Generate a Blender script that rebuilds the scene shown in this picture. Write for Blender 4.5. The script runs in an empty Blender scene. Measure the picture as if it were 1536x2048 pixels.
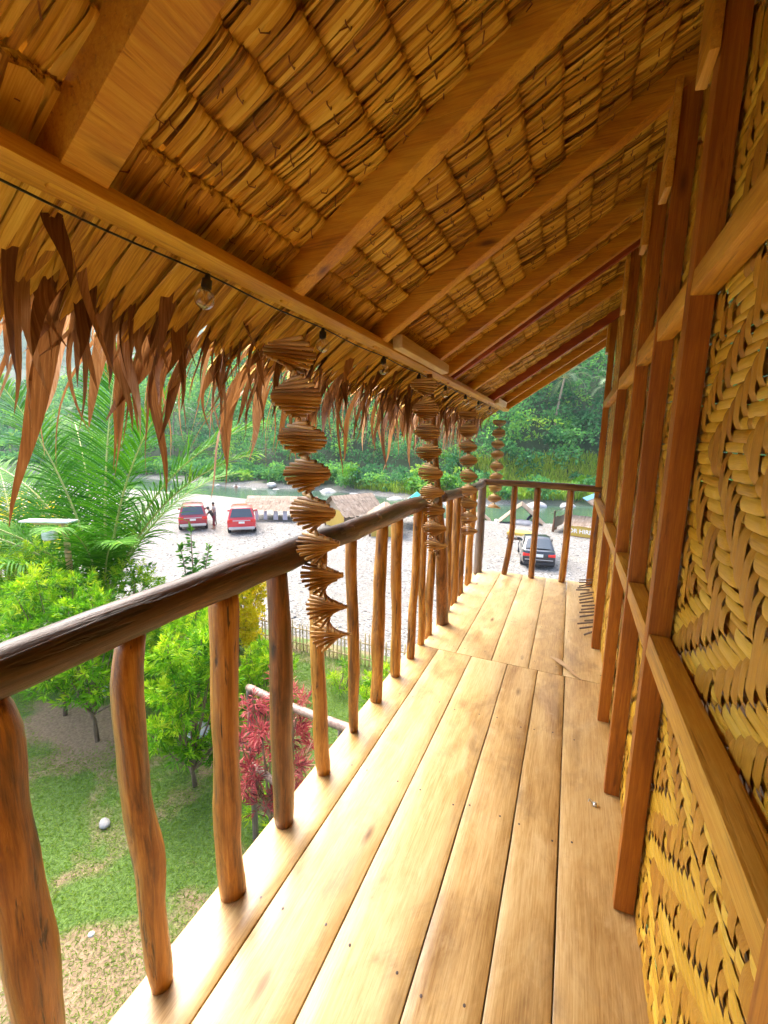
import bpy, bmesh, math
import numpy as np
from mathutils import Vector, Matrix, Euler
from math import radians as R, sin, cos, pi

sc = bpy.context.scene
COL = sc.collection
rng = np.random.default_rng(7)

# ------------------------------------------------------------------ camera, sky, sun, exposure
cam = bpy.data.cameras.new('camera'); camo = bpy.data.objects.new('camera', cam); COL.objects.link(camo)
cam.sensor_fit = 'HORIZONTAL'; cam.sensor_width = 36; cam.lens = 36 * 849.55 / 1536
cam.clip_start = 0.02; cam.clip_end = 2000
right = Vector((0.9148, 0.4036, 0.0161)); up = Vector((-0.0801, 0.1422, 0.9866)); fwd = Vector((-0.3959, 0.9038, -0.1624))
camo.matrix_world = Matrix(((right.x, up.x, -fwd.x, 0), (right.y, up.y, -fwd.y, 0), (right.z, up.z, -fwd.z, 1.45), (0, 0, 0, 1)))
sc.camera = camo
w = bpy.data.worlds.new('World'); sc.world = w; w.use_nodes = True
nt = w.node_tree; bg = nt.nodes['Background']
sky = nt.nodes.new('ShaderNodeTexSky'); sky.sky_type = 'NISHITA'; sky.sun_disc = False
SUN_EL, SUN_AZ = R(50), R(-62)                       # azimuth from +Y towards +X
sky.sun_elevation = SUN_EL; sky.sun_rotation = SUN_AZ; sky.air_density = 0.7; sky.dust_density = 5.0; sky.ozone_density = 0.4
nt.links.new(sky.outputs[0], bg.inputs[0]); bg.inputs[1].default_value = 0.15
sl = bpy.data.lights.new('sun', 'SUN'); sl.energy = .95; sl.angle = R(55); sl.color = (1, .98, .93)
so = bpy.data.objects.new('sun', sl); COL.objects.link(so)
sd = Vector((sin(SUN_AZ) * cos(SUN_EL), cos(SUN_AZ) * cos(SUN_EL), sin(SUN_EL)))
so.rotation_euler = sd.to_track_quat('Z', 'Y').to_euler()
sc.view_settings.view_transform = 'Standard'; sc.view_settings.look = 'None'
sc.view_settings.exposure = 2.6; sc.view_settings.gamma = 1
sc.cycles.max_bounces = 10; sc.cycles.diffuse_bounces = 6; sc.cycles.transparent_max_bounces = 16
sc.cycles.use_denoising = True
sc.cycles.sample_clamp_indirect = 8

# ------------------------------------------------------------------ helpers
def tag(o, label=None, cat=None, group=None, kind=None):
    if label: o['label'] = label
    if cat: o['category'] = cat
    if group: o['group'] = group
    if kind: o['kind'] = kind
    return o
def empty(name, loc=(0, 0, 0), rz=0, label=None, cat=None, group=None, parent=None):
    o = bpy.data.objects.new(name, None); COL.objects.link(o); o.location = loc; o.rotation_euler = (0, 0, rz)
    o.empty_display_size = .1
    if parent: o.parent = parent
    return tag(o, label, cat, group)
def link(name, me, mats, parent=None):
    o = bpy.data.objects.new(name, me); COL.objects.link(o)
    if mats is not None and not me.materials:
        for m in (mats if isinstance(mats, (list, tuple)) else [mats]): me.materials.append(m)
    if parent: o.parent = parent
    return o
def mesh(name, V, F, rnd=None, smooth=True, mi=None):
    """V (n,3); F (m,4) or (m,3) int array or list of such arrays"""
    me = bpy.data.meshes.new(name)
    V = np.asarray(V, dtype=np.float32); Fs = F if isinstance(F, list) and isinstance(F[0], np.ndarray) else [np.asarray(F)]
    Fs = [np.asarray(f, dtype=np.int32) for f in Fs if len(f)]
    me.vertices.add(len(V)); me.vertices.foreach_set('co', V.ravel())
    loops = np.concatenate([f.ravel() for f in Fs]); tot = np.concatenate([np.full(len(f), f.shape[1], dtype=np.int32) for f in Fs])
    me.loops.add(len(loops)); me.loops.foreach_set('vertex_index', loops)
    me.polygons.add(len(tot)); st = np.concatenate([[0], np.cumsum(tot)[:-1]]).astype(np.int32)
    me.polygons.foreach_set('loop_start', st); me.polygons.foreach_set('loop_total', tot)
    me.polygons.foreach_set('use_smooth', np.full(len(tot), smooth))
    if mi is not None: me.polygons.foreach_set('material_index', np.asarray(mi, dtype=np.int32))
    me.update(calc_edges=True); me.validate()
    if rnd is not None:
        a = me.attributes.new('rnd', 'FLOAT', 'POINT'); a.data.foreach_set('value', np.asarray(rnd, dtype=np.float32))
    return me
def grid_quads(n, k, c):
    """faces of n grids of k x c points"""
    i = np.arange(k - 1)[:, None]; j = np.arange(c - 1)[None, :]
    q = np.stack([i * c + j, i * c + j + 1, (i + 1) * c + j + 1, (i + 1) * c + j], -1).reshape(-1, 4)
    return (q[None] + (np.arange(n) * k * c)[:, None, None]).reshape(-1, 4)
class MB:
    def __init__(s): s.V = []; s.Q = []; s.T = []; s.r = []; s.n = 0; s.qm = []; s.tm = []
    def add(s, V, Q=None, T=None, rnd=0.5, m=0):
        V = np.asarray(V, float).reshape(-1, 3)
        if Q is not None and len(Q): s.Q.append(np.asarray(Q) + s.n); s.qm.append(np.full(len(Q), m))
        if T is not None and len(T): s.T.append(np.asarray(T) + s.n); s.tm.append(np.full(len(T), m))
        s.V.append(V); s.n += len(V)
        s.r.append(np.broadcast_to(np.asarray(rnd, float), (len(V),)).copy())
    def grids(s, P, rnd=None, m=0):           # P (n,k,c,3)
        n, k, c, _ = P.shape
        r = rng.random(n) if rnd is None else np.asarray(rnd)
        s.add(P.reshape(-1, 3), grid_quads(n, k, c), None, np.repeat(np.broadcast_to(r, (n,)), k * c), m)
    def strips(s, C, S, rnd=None, m=0):       # centre line C (n,k,3), half side vector S (n,k,3)
        s.grids(np.stack([C - S, C + S], 2), rnd, m)
    def leaves(s, P, D, L, W, rnd=None, m=0, droop=0.0):   # kite leaves
        n = len(P); D = D / (np.linalg.norm(D, axis=1, keepdims=True) + 1e-9)
        a = rng.normal(size=(n, 3)); sd = np.cross(D, a); sd /= (np.linalg.norm(sd, axis=1, keepdims=True) + 1e-9)
        L = np.broadcast_to(L, (n,))[:, None]; W = np.broadcast_to(W, (n,))[:, None]
        z = np.array([0, 0, -1.0])
        m1 = P + D * L * .5 + z * droop * L * .15; t = P + D * L + z * droop * L * .5
        V = np.stack([P, m1 - sd * W / 2, t, m1 + sd * W / 2], 1)
        Q = np.arange(4 * n).reshape(n, 4)
        r = rng.random(n) if rnd is None else np.broadcast_to(np.asarray(rnd), (n,))
        s.add(V.reshape(-1, 3), Q, None, np.repeat(r, 4), m)
    def tube(s, pts, rad, n=8, rnd=0.5, m=0, cap=True, wob=0.0, seed=0):
        pts = np.asarray(pts, float); k = len(pts); rad = np.broadcast_to(np.asarray(rad, float), (k,))
        t = np.gradient(pts, axis=0); t /= (np.linalg.norm(t, axis=1, keepdims=True) + 1e-9)
        ref = np.array([0, 0, 1.0]) if abs(t[0][2]) < .8 else np.array([1.0, 0, 0])
        u = np.cross(t, ref); u /= np.linalg.norm(u, axis=1, keepdims=True); v = np.cross(t, u)
        a = np.linspace(0, 2 * pi, n, endpoint=False)
        g = np.random.default_rng(seed)
        rr = rad[:, None] * (1 + wob * (np.sin(a[None] * 2 + g.random() * 6) * .5 + np.sin(a[None] * 3 + np.linspace(0, 5, k)[:, None] + g.random() * 6) * .5))
        P = pts[:, None] + rr[..., None] * (np.cos(a)[None, :, None] * u[:, None] + np.sin(a)[None, :, None] * v[:, None])
        i = np.arange(k - 1)[:, None]; j = np.arange(n)[None]
        Q = np.stack([i * n + j, (i + 1) * n + j, (i + 1) * n + (j + 1) % n, i * n + (j + 1) % n], -1).reshape(-1, 4)
        V = P.reshape(-1, 3); T = None
        if cap:
            V = np.concatenate([V, pts[:1], pts[-1:]]); b = k * n; jj = np.arange(n)
            T = np.concatenate([np.stack([np.full(n, b), jj, (jj + 1) % n], 1), np.stack([np.full(n, b + 1), (k - 1) * n + (jj + 1) % n, (k - 1) * n + jj], 1)])
        s.add(V, Q, T, rnd, m)
    def box(s, x0, x1, y0, y1, z0, z1, rnd=.5, m=0, M=None):
        V = np.array([[x, y, z] for x in (x0, x1) for y in (y0, y1) for z in (z0, z1)], float)
        if M is not None: V = np.array([M @ Vector(v) for v in V])
        s.add(V, [[0, 1, 3, 2], [4, 6, 7, 5], [0, 4, 5, 1], [2, 3, 7, 6], [0, 2, 6, 4], [1, 5, 7, 3]], None, rnd, m)
    def build(s, name, mats, parent=None, smooth=True, **k):
        F = []; mi = []
        if s.Q: F.append(np.concatenate(s.Q)); mi.append(np.concatenate(s.qm))
        if s.T: F.append(np.concatenate(s.T)); mi.append(np.concatenate(s.tm))
        me = mesh(name, np.concatenate(s.V), F, np.concatenate(s.r), smooth, np.concatenate(mi))
        o = link(name, me, mats, parent)
        return tag(o, **k) if k else o
def bevbox(name, x0, x1, y0, y1, z0, z1, mat, parent=None, bev=.004, origin=None, mtx=None, jitter=0.0):
    """timber: bevelled box; kept in world space unless an origin is given"""
    bm = bmesh.new(); bmesh.ops.create_cube(bm, size=1)
    for v in bm.verts:
        v.co = Vector(((x0 + x1) / 2 + v.co.x * (x1 - x0), (y0 + y1) / 2 + v.co.y * (y1 - y0), (z0 + z1) / 2 + v.co.z * (z1 - z0)))
    if jitter:
        for v in bm.verts: v.co += Vector(rng.normal(size=3) * jitter)
    bmesh.ops.bevel(bm, geom=list(bm.edges), offset=bev, segments=2, profile=.6, affect='EDGES')
    if mtx is not None: bm.transform(mtx)
    me = bpy.data.meshes.new(name); bm.to_mesh(me); bm.free()
    for p in me.polygons: p.use_smooth = True
    me.set_sharp_from_angle(angle=R(50))
    return link(name, me, mat, parent)
def noise1(x, seed, octv=3):
    g = np.random.default_rng(seed); y = np.zeros_like(x, dtype=float)
    for o in range(octv):
        f = 2.0 ** o; y += np.sin(x * f * (1 + g.random()) + g.random() * 6.28) / f
    return y / 1.6
def fbm(x, y, seed=0, octv=4):
    g = np.random.default_rng(seed); o = np.zeros_like(x, dtype=float); tot = 0
    for k in range(octv):
        f = 2.0 ** k
        for q in range(3):
            a = g.random() * 6.28; o += np.sin((x * cos(a) + y * sin(a)) * f * (.7 + .6 * g.random()) + g.random() * 6.28) / f / 3
        tot += 1 / f
    return o / tot

# ------------------------------------------------------------------ materials
def newmat(name):
    m = bpy.data.materials.new(name); m.use_nodes = True
    t = m.node_tree; b = t.nodes['Principled BSDF']; return m, t, b
def N(t, typ, **k):
    n = t.nodes.new(typ)
    for a, v in k.items(): setattr(n, a, v)
    return n
def ramp(t, cols, fac):
    r = N(t, 'ShaderNodeValToRGB'); e = r.color_ramp.elements
    e[0].position, e[0].color = cols[0][0], (*cols[0][1], 1); e[1].position, e[1].color = cols[-1][0], (*cols[-1][1], 1)
    for p, c in cols[1:-1]:
        x = e.new(p); x.color = (*c, 1)
    t.links.new(fac, r.inputs[0]); return r.outputs[0]
def mix(t, fac, a, b, mode='MIX'):
    n = N(t, 'ShaderNodeMix', data_type='RGBA', blend_type=mode)
    for i, v in ((0, fac), (6, a), (7, b)):
        if hasattr(v, 'is_linked'): t.links.new(v, n.inputs[i])
        else: n.inputs[i].default_value = v if i == 0 else (*v, 1)
    return n.outputs[2]
def mathn(t, op, a, b):
    n = N(t, 'ShaderNodeMath', operation=op)
    for i, v in enumerate((a, b)):
        if hasattr(v, 'is_linked'): t.links.new(v, n.inputs[i])
        else: n.inputs[i].default_value = v
    return n.outputs[0]
def noise(t, vec, scale, detail=6, dist=0.0, rough=.6):
    n = N(t, 'ShaderNodeTexNoise'); n.inputs['Scale'].default_value = scale; n.inputs['Detail'].default_value = detail
    n.inputs['Distortion'].default_value = dist; n.inputs['Roughness'].default_value = rough
    t.links.new(vec, n.inputs['Vector']); return n.outputs[0]
def coords(t, scale=(1, 1, 1), rand=True, kind='Object'):
    tc = N(t, 'ShaderNodeTexCoord'); mp = N(t, 'ShaderNodeMapping'); mp.inputs['Scale'].default_value = scale
    t.links.new(tc.outputs[kind], mp.inputs[0])
    if rand:
        oi = N(t, 'ShaderNodeObjectInfo'); v = N(t, 'ShaderNodeVectorMath', operation='SCALE'); v.inputs[0].default_value = (37, 53, 71)
        t.links.new(oi.outputs['Random'], v.inputs['Scale']); a = N(t, 'ShaderNodeVectorMath', operation='ADD')
        t.links.new(mp.outputs[0], a.inputs[0]); t.links.new(v.outputs[0], a.inputs[1]); return a.outputs[0]
    return mp.outputs[0]
def attr(t, name='rnd'):
    a = N(t, 'ShaderNodeAttribute'); a.attribute_name = name; return a.outputs['Fac']
def bump(t, b, h, strength=.3, dist=.01):
    n = N(t, 'ShaderNodeBump'); n.inputs['Strength'].default_value = strength; n.inputs['Distance'].default_value = dist
    t.links.new(h, n.inputs['Height']); t.links.new(n.outputs[0], b.inputs['Normal'])
def wood(name, dark, mid, light, axis, rough=.5, coat=0.0, fine=60, blot=2.5, bmp=.25, knots=True, bd=.004, crack=0.0):
    m, t, b = newmat(name)
    s = [fine] * 3; s[axis] = fine * .035
    g = noise(t, coords(t, s), 1, 8, .6, .72)
    s2 = [blot * 3] * 3; s2[axis] = blot * .7
    g2 = noise(t, coords(t, s2), 1, 5, 1.2, .6)
    oi = N(t, 'ShaderNodeObjectInfo')
    f = mathn(t, 'ADD', mathn(t, 'MULTIPLY', g, .55), mathn(t, 'MULTIPLY', g2, .55))
    f = mathn(t, 'ADD', f, mathn(t, 'MULTIPLY', mathn(t, 'SUBTRACT', oi.outputs['Random'], .5), .12))
    c = ramp(t, [(.38, dark), (.54, mid), (.70, light)], f)
    if knots:
        vo = N(t, 'ShaderNodeTexVoronoi'); vo.inputs['Scale'].default_value = 1
        s3 = [7.0] * 3; s3[axis] = 2.2
        t.links.new(coords(t, s3), vo.inputs['Vector'])
        k = ramp(t, [(.03, (1, 1, 1)), (.13, (0, 0, 0))], vo.outputs['Distance'])
        c = mix(t, k, c, [x * .55 for x in dark])
    if crack:
        s4 = [42.0] * 3; s4[axis] = 2.6
        ck = noise(t, coords(t, s4), 1, 4, .8, .7); s5 = [16.0] * 3; s5[axis] = 2.0
        st = noise(t, coords(t, s5), 1, 6, 1.5, .7)
        c = mix(t, ramp(t, [(.52, (0, 0, 0)), (.66, (crack * .8,) * 3)], st), c, [x * .7 for x in dark])
        c = mix(t, ramp(t, [(.60, (0, 0, 0)), (.66, (crack,) * 3)], ck), c, [x * .3 for x in dark])
        g = mathn(t, 'SUBTRACT', g, mathn(t, 'MULTIPLY', ramp(t, [(.58, (0, 0, 0)), (.66, (1, 1, 1))], ck), 1.0))
    t.links.new(c, b.inputs['Base Color'])
    rr = ramp(t, [(.3, (rough * .8,) * 3), (.75, (min(1, rough * 1.35),) * 3)], g2); t.links.new(rr, b.inputs['Roughness'])
    b.inputs['Coat Weight'].default_value = coat; b.inputs['Coat Roughness'].default_value = .22
    bump(t, b, g, bmp, bd); return m
def leafmat(name, cols, rough=.45, trans=.35, spec=.5, patch=0.0, patchcol=None):
    m, t, b = newmat(name)
    c = ramp(t, cols, attr(t))
    if patch:
        n = noise(t, coords(t, (1, 1, 1), False), patch, 3)
        c = mix(t, ramp(t, [(.42, (0, 0, 0)), (.62, (1, 1, 1))], n), c, patchcol)
    t.links.new(c, b.inputs['Base Color']); b.inputs['Roughness'].default_value = rough
    b.inputs['Specular IOR Level'].default_value = spec
    tr = N(t, 'ShaderNodeBsdfTranslucent'); t.links.new(c, tr.inputs[0]); mx = N(t, 'ShaderNodeMixShader'); mx.inputs[0].default_value = trans
    t.links.new(b.outputs[0], mx.inputs[1]); t.links.new(tr.outputs[0], mx.inputs[2])
    t.links.new(mx.outputs[0], t.nodes['Material Output'].inputs[0]); return m
def plain(name, col, rough=.5, metal=0.0, coat=0.0, var=.12, scale=8):
    m, t, b = newmat(name)
    n = noise(t, coords(t), scale, 5)
    t.links.new(ramp(t, [(.3, [x * (1 - var) for x in col]), (.7, [min(1, x * (1 + var)) for x in col])], n), b.inputs['Base Color'])
    b.inputs['Roughness'].default_value = rough; b.inputs['Metallic'].default_value = metal; b.inputs['Coat Weight'].default_value = coat
    return m

M_floor = wood('floor_wood', (.27, .14, .035), (.50, .33, .125), (.66, .50, .25), 1, rough=.42, coat=.10, fine=210, blot=1.7, bmp=.2, knots=True, bd=.002)
M_raf = wood('rafter_wood', (.30, .10, .005), (.55, .24, .010), (.72, .41, .03), 0, rough=.6, fine=150, blot=2, crack=.35)
M_rafred = wood('rafter_red', (.22, .035, .008), (.32, .06, .010), (.42, .10, .015), 0, rough=.6, fine=150, blot=2)
M_plate = wood('plate_wood', (.32, .11, .006), (.54, .25, .014), (.68, .40, .04), 1, rough=.6, fine=150, blot=2, crack=.4)
M_pale = wood('pale_wood', (.45, .28, .11), (.60, .42, .19), (.72, .55, .30), 1, rough=.65, fine=40, blot=2)
M_stud = wood('stud_wood', (.24, .07, .006), (.39, .135, .010), (.56, .24, .02), 2, rough=.55, fine=170, blot=2, crack=.4)
M_batten = wood('batten_wood', (.38, .15, .01), (.58, .29, .022), (.72, .44, .07), 1, rough=.5, fine=150, blot=2.4, crack=.4)
M_log = wood('log_wood', (.06, .016, .002), (.35, .135, .012), (.60, .30, .05), 2, rough=.38, coat=.25, fine=80, blot=3.2, bmp=.6, crack=.85)
M_logd = wood('dark_log_wood', (.03, .009, .003), (.13, .042, .008), (.32, .12, .02), 2, rough=.38, coat=.25, fine=80, blot=3, bmp=.6, crack=.85)
M_rail = wood('rail_wood', (.028, .012, .008), (.085, .036, .016), (.22, .10, .035), 1, rough=.42, coat=.15, fine=80, blot=3, bmp=.6, crack=.85)
M_rail_greysheen = wood('grey_sheen_rail_wood', (.09, .05, .035), (.19, .12, .09), (.34, .25, .20), 1, rough=.33, coat=.2, fine=80, blot=3, bmp=.6, crack=.85)  # grey wood; on the balcony handrail it stands in for sky sheen
M_raild = wood('cross_rail_wood', (.05, .025, .012), (.13, .065, .026), (.25, .14, .055), 0, rough=.45, fine=80, blot=3, bmp=.6, crack=.85)
M_grey = wood('grey_log', (.07, .05, .04), (.15, .11, .085), (.26, .20, .15), 2, rough=.6, fine=80, blot=3, bmp=.6, crack=.85)

def stain(m, col, scale, lo, hi, amt):
    t = m.node_tree; b = t.nodes['Principled BSDF']; src = b.inputs['Base Color'].links[0].from_socket
    n = noise(t, coords(t, (1.3, .8, 1)), scale, 8, .8, .68); n2 = noise(t, coords(t, (1, .25, 1)), scale * 9, 4, .3)
    f = mathn(t, 'MULTIPLY', ramp(t, [(lo, (0, 0, 0)), (hi, (amt,) * 3)], n), ramp(t, [(.35, (.3,) * 3), (.6, (1,) * 3)], n2))
    t.links.new(mix(t, f, src, col), b.inputs['Base Color'])
stain(M_floor, (.19, .115, .05), 3.2, .50, .70, .75); stain(M_floor, (.70, .55, .30), 5, .52, .72, .5)
def strawmat(name, cols, axis_scale, rough=.62, trans=.0, bmp=.35, spec=.4):
    m, t, b = newmat(name)
    g = noise(t, coords(t, axis_scale, False), 1, 6, .3, .65)
    f = mathn(t, 'ADD', mathn(t, 'MULTIPLY', attr(t), .55), mathn(t, 'ADD', mathn(t, 'MULTIPLY', g, .8), -.15))
    c = ramp(t, cols, f); t.links.new(c, b.inputs['Base Color']); b.inputs['Roughness'].default_value = rough
    b.inputs['Specular IOR Level'].default_value = spec
    bump(t, b, g, bmp, .003)
    if trans:
        tr = N(t, 'ShaderNodeBsdfTranslucent'); t.links.new(c, tr.inputs[0]); mx = N(t, 'ShaderNodeMixShader'); mx.inputs[0].default_value = trans
        t.links.new(b.outputs[0], mx.inputs[1]); t.links.new(tr.outputs[0], mx.inputs[2])
        t.links.new(mx.outputs[0], t.nodes['Material Output'].inputs[0])
    return m
M_thatch = strawmat('thatch_leaf', [(.14, (.13, .048, .006)), (.34, (.39, .18, .015)), (.54, (.62, .345, .03)), (.82, (.80, .55, .09))], (10, 300, 10))
M_stitch = plain('stitch', (.24, .095, .025), .7)
M_fringe = strawmat('dry_leaf', [(.15, (.07, .022, .006)), (.42, (.20, .078, .020)), (.68, (.40, .20, .075)), (.92, (.62, .42, .26))], (14, 260, 10), trans=.22)
M_wh = strawmat('weave_across', [(.15, (.42, .20, .012)), (.45, (.62, .36, .022)), (.85, (.76, .52, .07))], (420, 9, 420), rough=.42, bmp=.35, spec=.4)
M_wv = strawmat('weave_upright', [(.15, (.32, .12, .008)), (.5, (.48, .235, .016)), (.85, (.62, .36, .04))], (420, 420, 9), rough=.5, bmp=.35)
M_chime = strawmat('chime_stick', [(.15, (.17, .062, .014)), (.5, (.34, .15, .038)), (.85, (.52, .29, .10))], (5, 5, 60), rough=.5)
M_string = plain('cord', (.10, .06, .03), .8)
M_black = plain('black_rubber', (.012, .012, .013), .45)

# ------------------------------------------------------------------ terrain
def sstep(a, b, x):
    u = np.clip((x - a) / (b - a), 0, 1); return u * u * (3 - 2 * u)
def ground_z(x, y):
    x = np.asarray(x, float); y = np.asarray(y, float)
    d = np.maximum(y - 6.8, (-x - 8.5) * 1.0)                      # beyond the garden
    z = -2.75 - 1.25 * sstep(0, 7, d) - .25 * sstep(8, 30, d)
    bank = 31.5 + .12 * np.maximum(0, x + 12) + 1.0 * np.sin(x * .13)
    far = 43.5 + .25 * np.maximum(0, x + 8) + 1.2 * np.sin(x * .21 + 1)
    z = z - 1.5 * sstep(0, 3, y - bank) * (1 - sstep(-2.5, 1.5, y - far))
    z = z + .035 * fbm(x * 1.1, y * 1.1, 3) * (1 - .5 * sstep(20, 40, d))
    e = np.maximum(0, y - far - .5)
    slope = (.72 + .10 * np.sin(x * .03 + 1)) * (.55 + .45 * sstep(-160, -60, x))
    hill = .10 * np.minimum(e, 6) + slope * np.maximum(0, e - 6) * 1.0
    hill = np.where(hill > 55, 55 + (hill - 55) * .35, hill)
    z = z + hill + np.where(e > 8, np.minimum(1, (e - 8) / 14) * 3.2 * fbm(x * .07, y * .07, 9), 0)
    return z
def terrain():
    xs = np.unique(np.concatenate([np.linspace(-420, -60, 50), np.linspace(-60, -12, 70), np.linspace(-12, 4, 90), np.linspace(4, 40, 45), np.linspace(40, 420, 50)]))
    ys = np.unique(np.concatenate([np.linspace(-300, -10, 24), np.linspace(-10, 14, 110), np.linspace(14, 62, 120), np.linspace(62, 130, 60), np.linspace(130, 420, 50)]))
    X, Y = np.meshgrid(xs, ys, indexing='ij'); Z = ground_z(X, Y)
    return mesh('ground', np.stack([X, Y, Z], -1).reshape(-1, 3), grid_quads(1, len(xs), len(ys))[:, ::-1])
m, t, b = newmat('gravel_ground')
co = coords(t, (1, 1, 1), False)
v1 = N(t, 'ShaderNodeTexVoronoi'); v1.inputs['Scale'].default_value = 13; t.links.new(co, v1.inputs['Vector'])
v2 = N(t, 'ShaderNodeTexVoronoi'); v2.inputs['Scale'].default_value = 32; t.links.new(co, v2.inputs['Vector'])
sepc = N(t, 'ShaderNodeSeparateColor'); t.links.new(v1.outputs['Color'], sepc.inputs[0])
stone = ramp(t, [(0, (.12, .115, .10)), (.5, (.24, .23, .21)), (1, (.40, .385, .36))], sepc.outputs[0])
sepd = N(t, 'ShaderNodeSeparateColor'); t.links.new(v2.outputs['Color'], sepd.inputs[0])
stone2 = ramp(t, [(0, (.14, .13, .11)), (1, (.34, .32, .29))], sepd.outputs[0])
n1 = noise(t, co, .35, 5); gcol = mix(t, ramp(t, [(.45, (0, 0, 0)), (.6, (1, 1, 1))], n1), stone, stone2)
n2 = noise(t, co, .16, 6); gcol = mix(t, ramp(t, [(.60, (0, 0, 0)), (.72, (.8, .8, .8))], n2), gcol, (.33, .29, .16))
geo = N(t, 'ShaderNodeNewGeometry'); sx = N(t, 'ShaderNodeSeparateXYZ'); t.links.new(geo.outputs['Position'], sx.inputs[0])
hillf = ramp(t, [(.0, (0, 0, 0)), (1, (1, 1, 1))], mathn(t, 'MULTIPLY', mathn(t, 'SUBTRACT', sx.outputs['Y'], 44.5), .3))
gcol = mix(t, hillf, gcol, (.022, .055, .015))  # undergrowth green, darkened so the gaps between trees look shaded
t.links.new(gcol, b.inputs['Base Color']); b.inputs['Roughness'].default_value = .85
bump(t, b, mathn(t, 'ADD', v1.outputs['Distance'], v2.outputs['Distance']), .9, .06)
M_gravel = m
tag(link('ground', terrain(), M_gravel), kind='structure')

m, t, b = newmat('lawn_soil'); co = coords(t, (1, 1, 1), False)
n1 = noise(t, co, .9, 6, .5); n2 = noise(t, co, 30, 5)
soil = ramp(t, [(.3, (.16, .105, .055)), (.7, (.30, .215, .125))], n2); gr = ramp(t, [(.3, (.05, .10, .012)), (.7, (.10, .18, .025))], n2)
t.links.new(mix(t, ramp(t, [(.36, (0, 0, 0)), (.47, (1, 1, 1))], mathn(t, 'SUBTRACT', n1, mathn(t, 'MULTIPLY', attr(t), .45))), soil, gr), b.inputs['Base Color'])
b.inputs['Roughness'].default_value = .9; bump(t, b, n2, .6, .03); M_lawn = m
xs = np.linspace(-10.2, 1.5, 150); ys = np.linspace(-3, 7.2, 140); X, Y = np.meshgrid(xs, ys, indexing='ij')
X = X + .25 * fbm(X * 2, Y * 2, 5) * ((X < -9.5) | (Y > 6.6))
def path_mask(x, y): return np.exp(-((x + 3.35 + .25 * np.sin(y * 2)) / .5) ** 2) * .6 * (1 - sstep(1.3, 2.0, y)) + np.exp(-(((x + 6.4) / .95) ** 2 + ((y - 3.4) / .42) ** 2)) * 1.0
tag(link('lawn', mesh('lawn', np.stack([X, Y, ground_z(X, Y) + .025], -1).reshape(-1, 3), grid_quads(1, 150, 140)[:, ::-1], path_mask(X, Y).ravel()), M_lawn), kind='structure')

# river
m, t, b = newmat('river_water'); co = coords(t, (1, 1, 1), False)
n1 = noise(t, coords(t, (.5, 1.6, 1), False), 1.3, 5, .4)
n2 = noise(t, coords(t, (.04, .2, 1), False), 1.0, 3)
t.links.new(ramp(t, [(.35, (.04, .075, .05)), (.65, (.075, .125, .09))], n2), b.inputs['Base Color'])
b.inputs['Roughness'].default_value = .12; b.inputs['IOR'].default_value = 1.33; bump(t, b, n1, .25, .08); M_water = m
tag(link('river', mesh('river', [(-420, 26, -4.62), (420, 26, -4.62), (420, 152, -4.62), (-420, 152, -4.62)], [[0, 1, 2, 3]]), M_water), kind='structure')

# ------------------------------------------------------------------ the hut
hut = empty('bamboo_hut', (0, 0, 0), label='raised bamboo and timber hut with thatched roof, woven wall and plank balcony', cat='hut')
# floor: joists and edge sill, then every board
mb = MB()
for y in np.arange(-2.24, 4.9, .62): mb.box(-.9, 1.6, y, y + .05, -.16, -.036)
mb.box(-.955, -.862, 2.77, 4.86, -.10, -.034)
mb.box(-.93, -.87, -2.3, 2.765, -.17, -.036)
mb.box(-.945, .30, -2.3, 4.84, -.20, -.178)  # unseen boarding under the joists, added to keep the board gaps dark
floor = mb.build('balcony_floor', M_pale, hut, smooth=False)
def nails(mbn, pts):
    a = np.linspace(0, 2 * pi, 6, endpoint=False)
    for x, y in pts:
        r = .0042; V = [(x, y, .0026)] + [(x + r * cos(q), y + r * 1.2 * sin(q), .0012) for q in a]
        mbn.add(V, None, [[0, 1 + i, 1 + (i + 1) % 6] for i in range(6)], .5, 1)
M_nail = plain('nail', (.10, .075, .07), .5, .4)
def board(x0, x1, y0, y1, x0b=None, x1b=None):
    x0b = x0 if x0b is None else x0b; x1b = x1 if x1b is None else x1b
    n = 36; yy = np.linspace(y0, y1, n); tt = (yy - y0) / (y1 - y0); sd = int(rng.integers(1e6))
    xa = x0 + (x0b - x0) * tt + .0026 + .0010 * noise1(yy * 4, sd); xb = x1 + (x1b - x1) * tt - .0026 + .0010 * noise1(yy * 4, sd + 1)
    prof = [(0, -.03), (0, -.002), (.0035, 0)]
    rows = []
    for (dx, z) in prof: rows.append(np.stack([xa + dx, yy, np.full(n, z)], -1))
    for q in (.25, .5, .75): rows.append(np.stack([xa + (xb - xa) * q, yy, .0006 * noise1(yy * 3 + q * 5, sd + 2)], -1))
    for (dx, z) in prof[::-1]: rows.append(np.stack([xb - dx, yy, np.full(n, z)], -1))
    P = np.stack(rows, 1)[None]; mbn = MB(); mbn.grids(P[:, :, ::-1], [rng.random()])
    for e in (0, -1):
        c = P[0, e]; mbn.add(c, None, [[0, i, i + 1] for i in range(1, len(c) - 1)], .5)
    pts = []
    for y in np.arange(y0 + .1, y1, .62):
        for q in (.18, .8): pts.append((x0 + (x1 - x0) * q + rng.normal() * .008, y + rng.normal() * .012))
    nails(mbn, pts)
    o = mbn.build('floorboard', [M_floor, M_nail], floor)
    o.data.set_sharp_from_angle(angle=R(40)); return o
xe = [-.957, -.767, -.53, -.287, -.097, .066, .325]
for i in range(6): board(xe[i], xe[i + 1], -2.3, 2.752)
xf = [-.895, -.64, -.395, -.155, .052, .325]; xg = [-.885, -.645, -.405, -.16, .05, .325]
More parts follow.
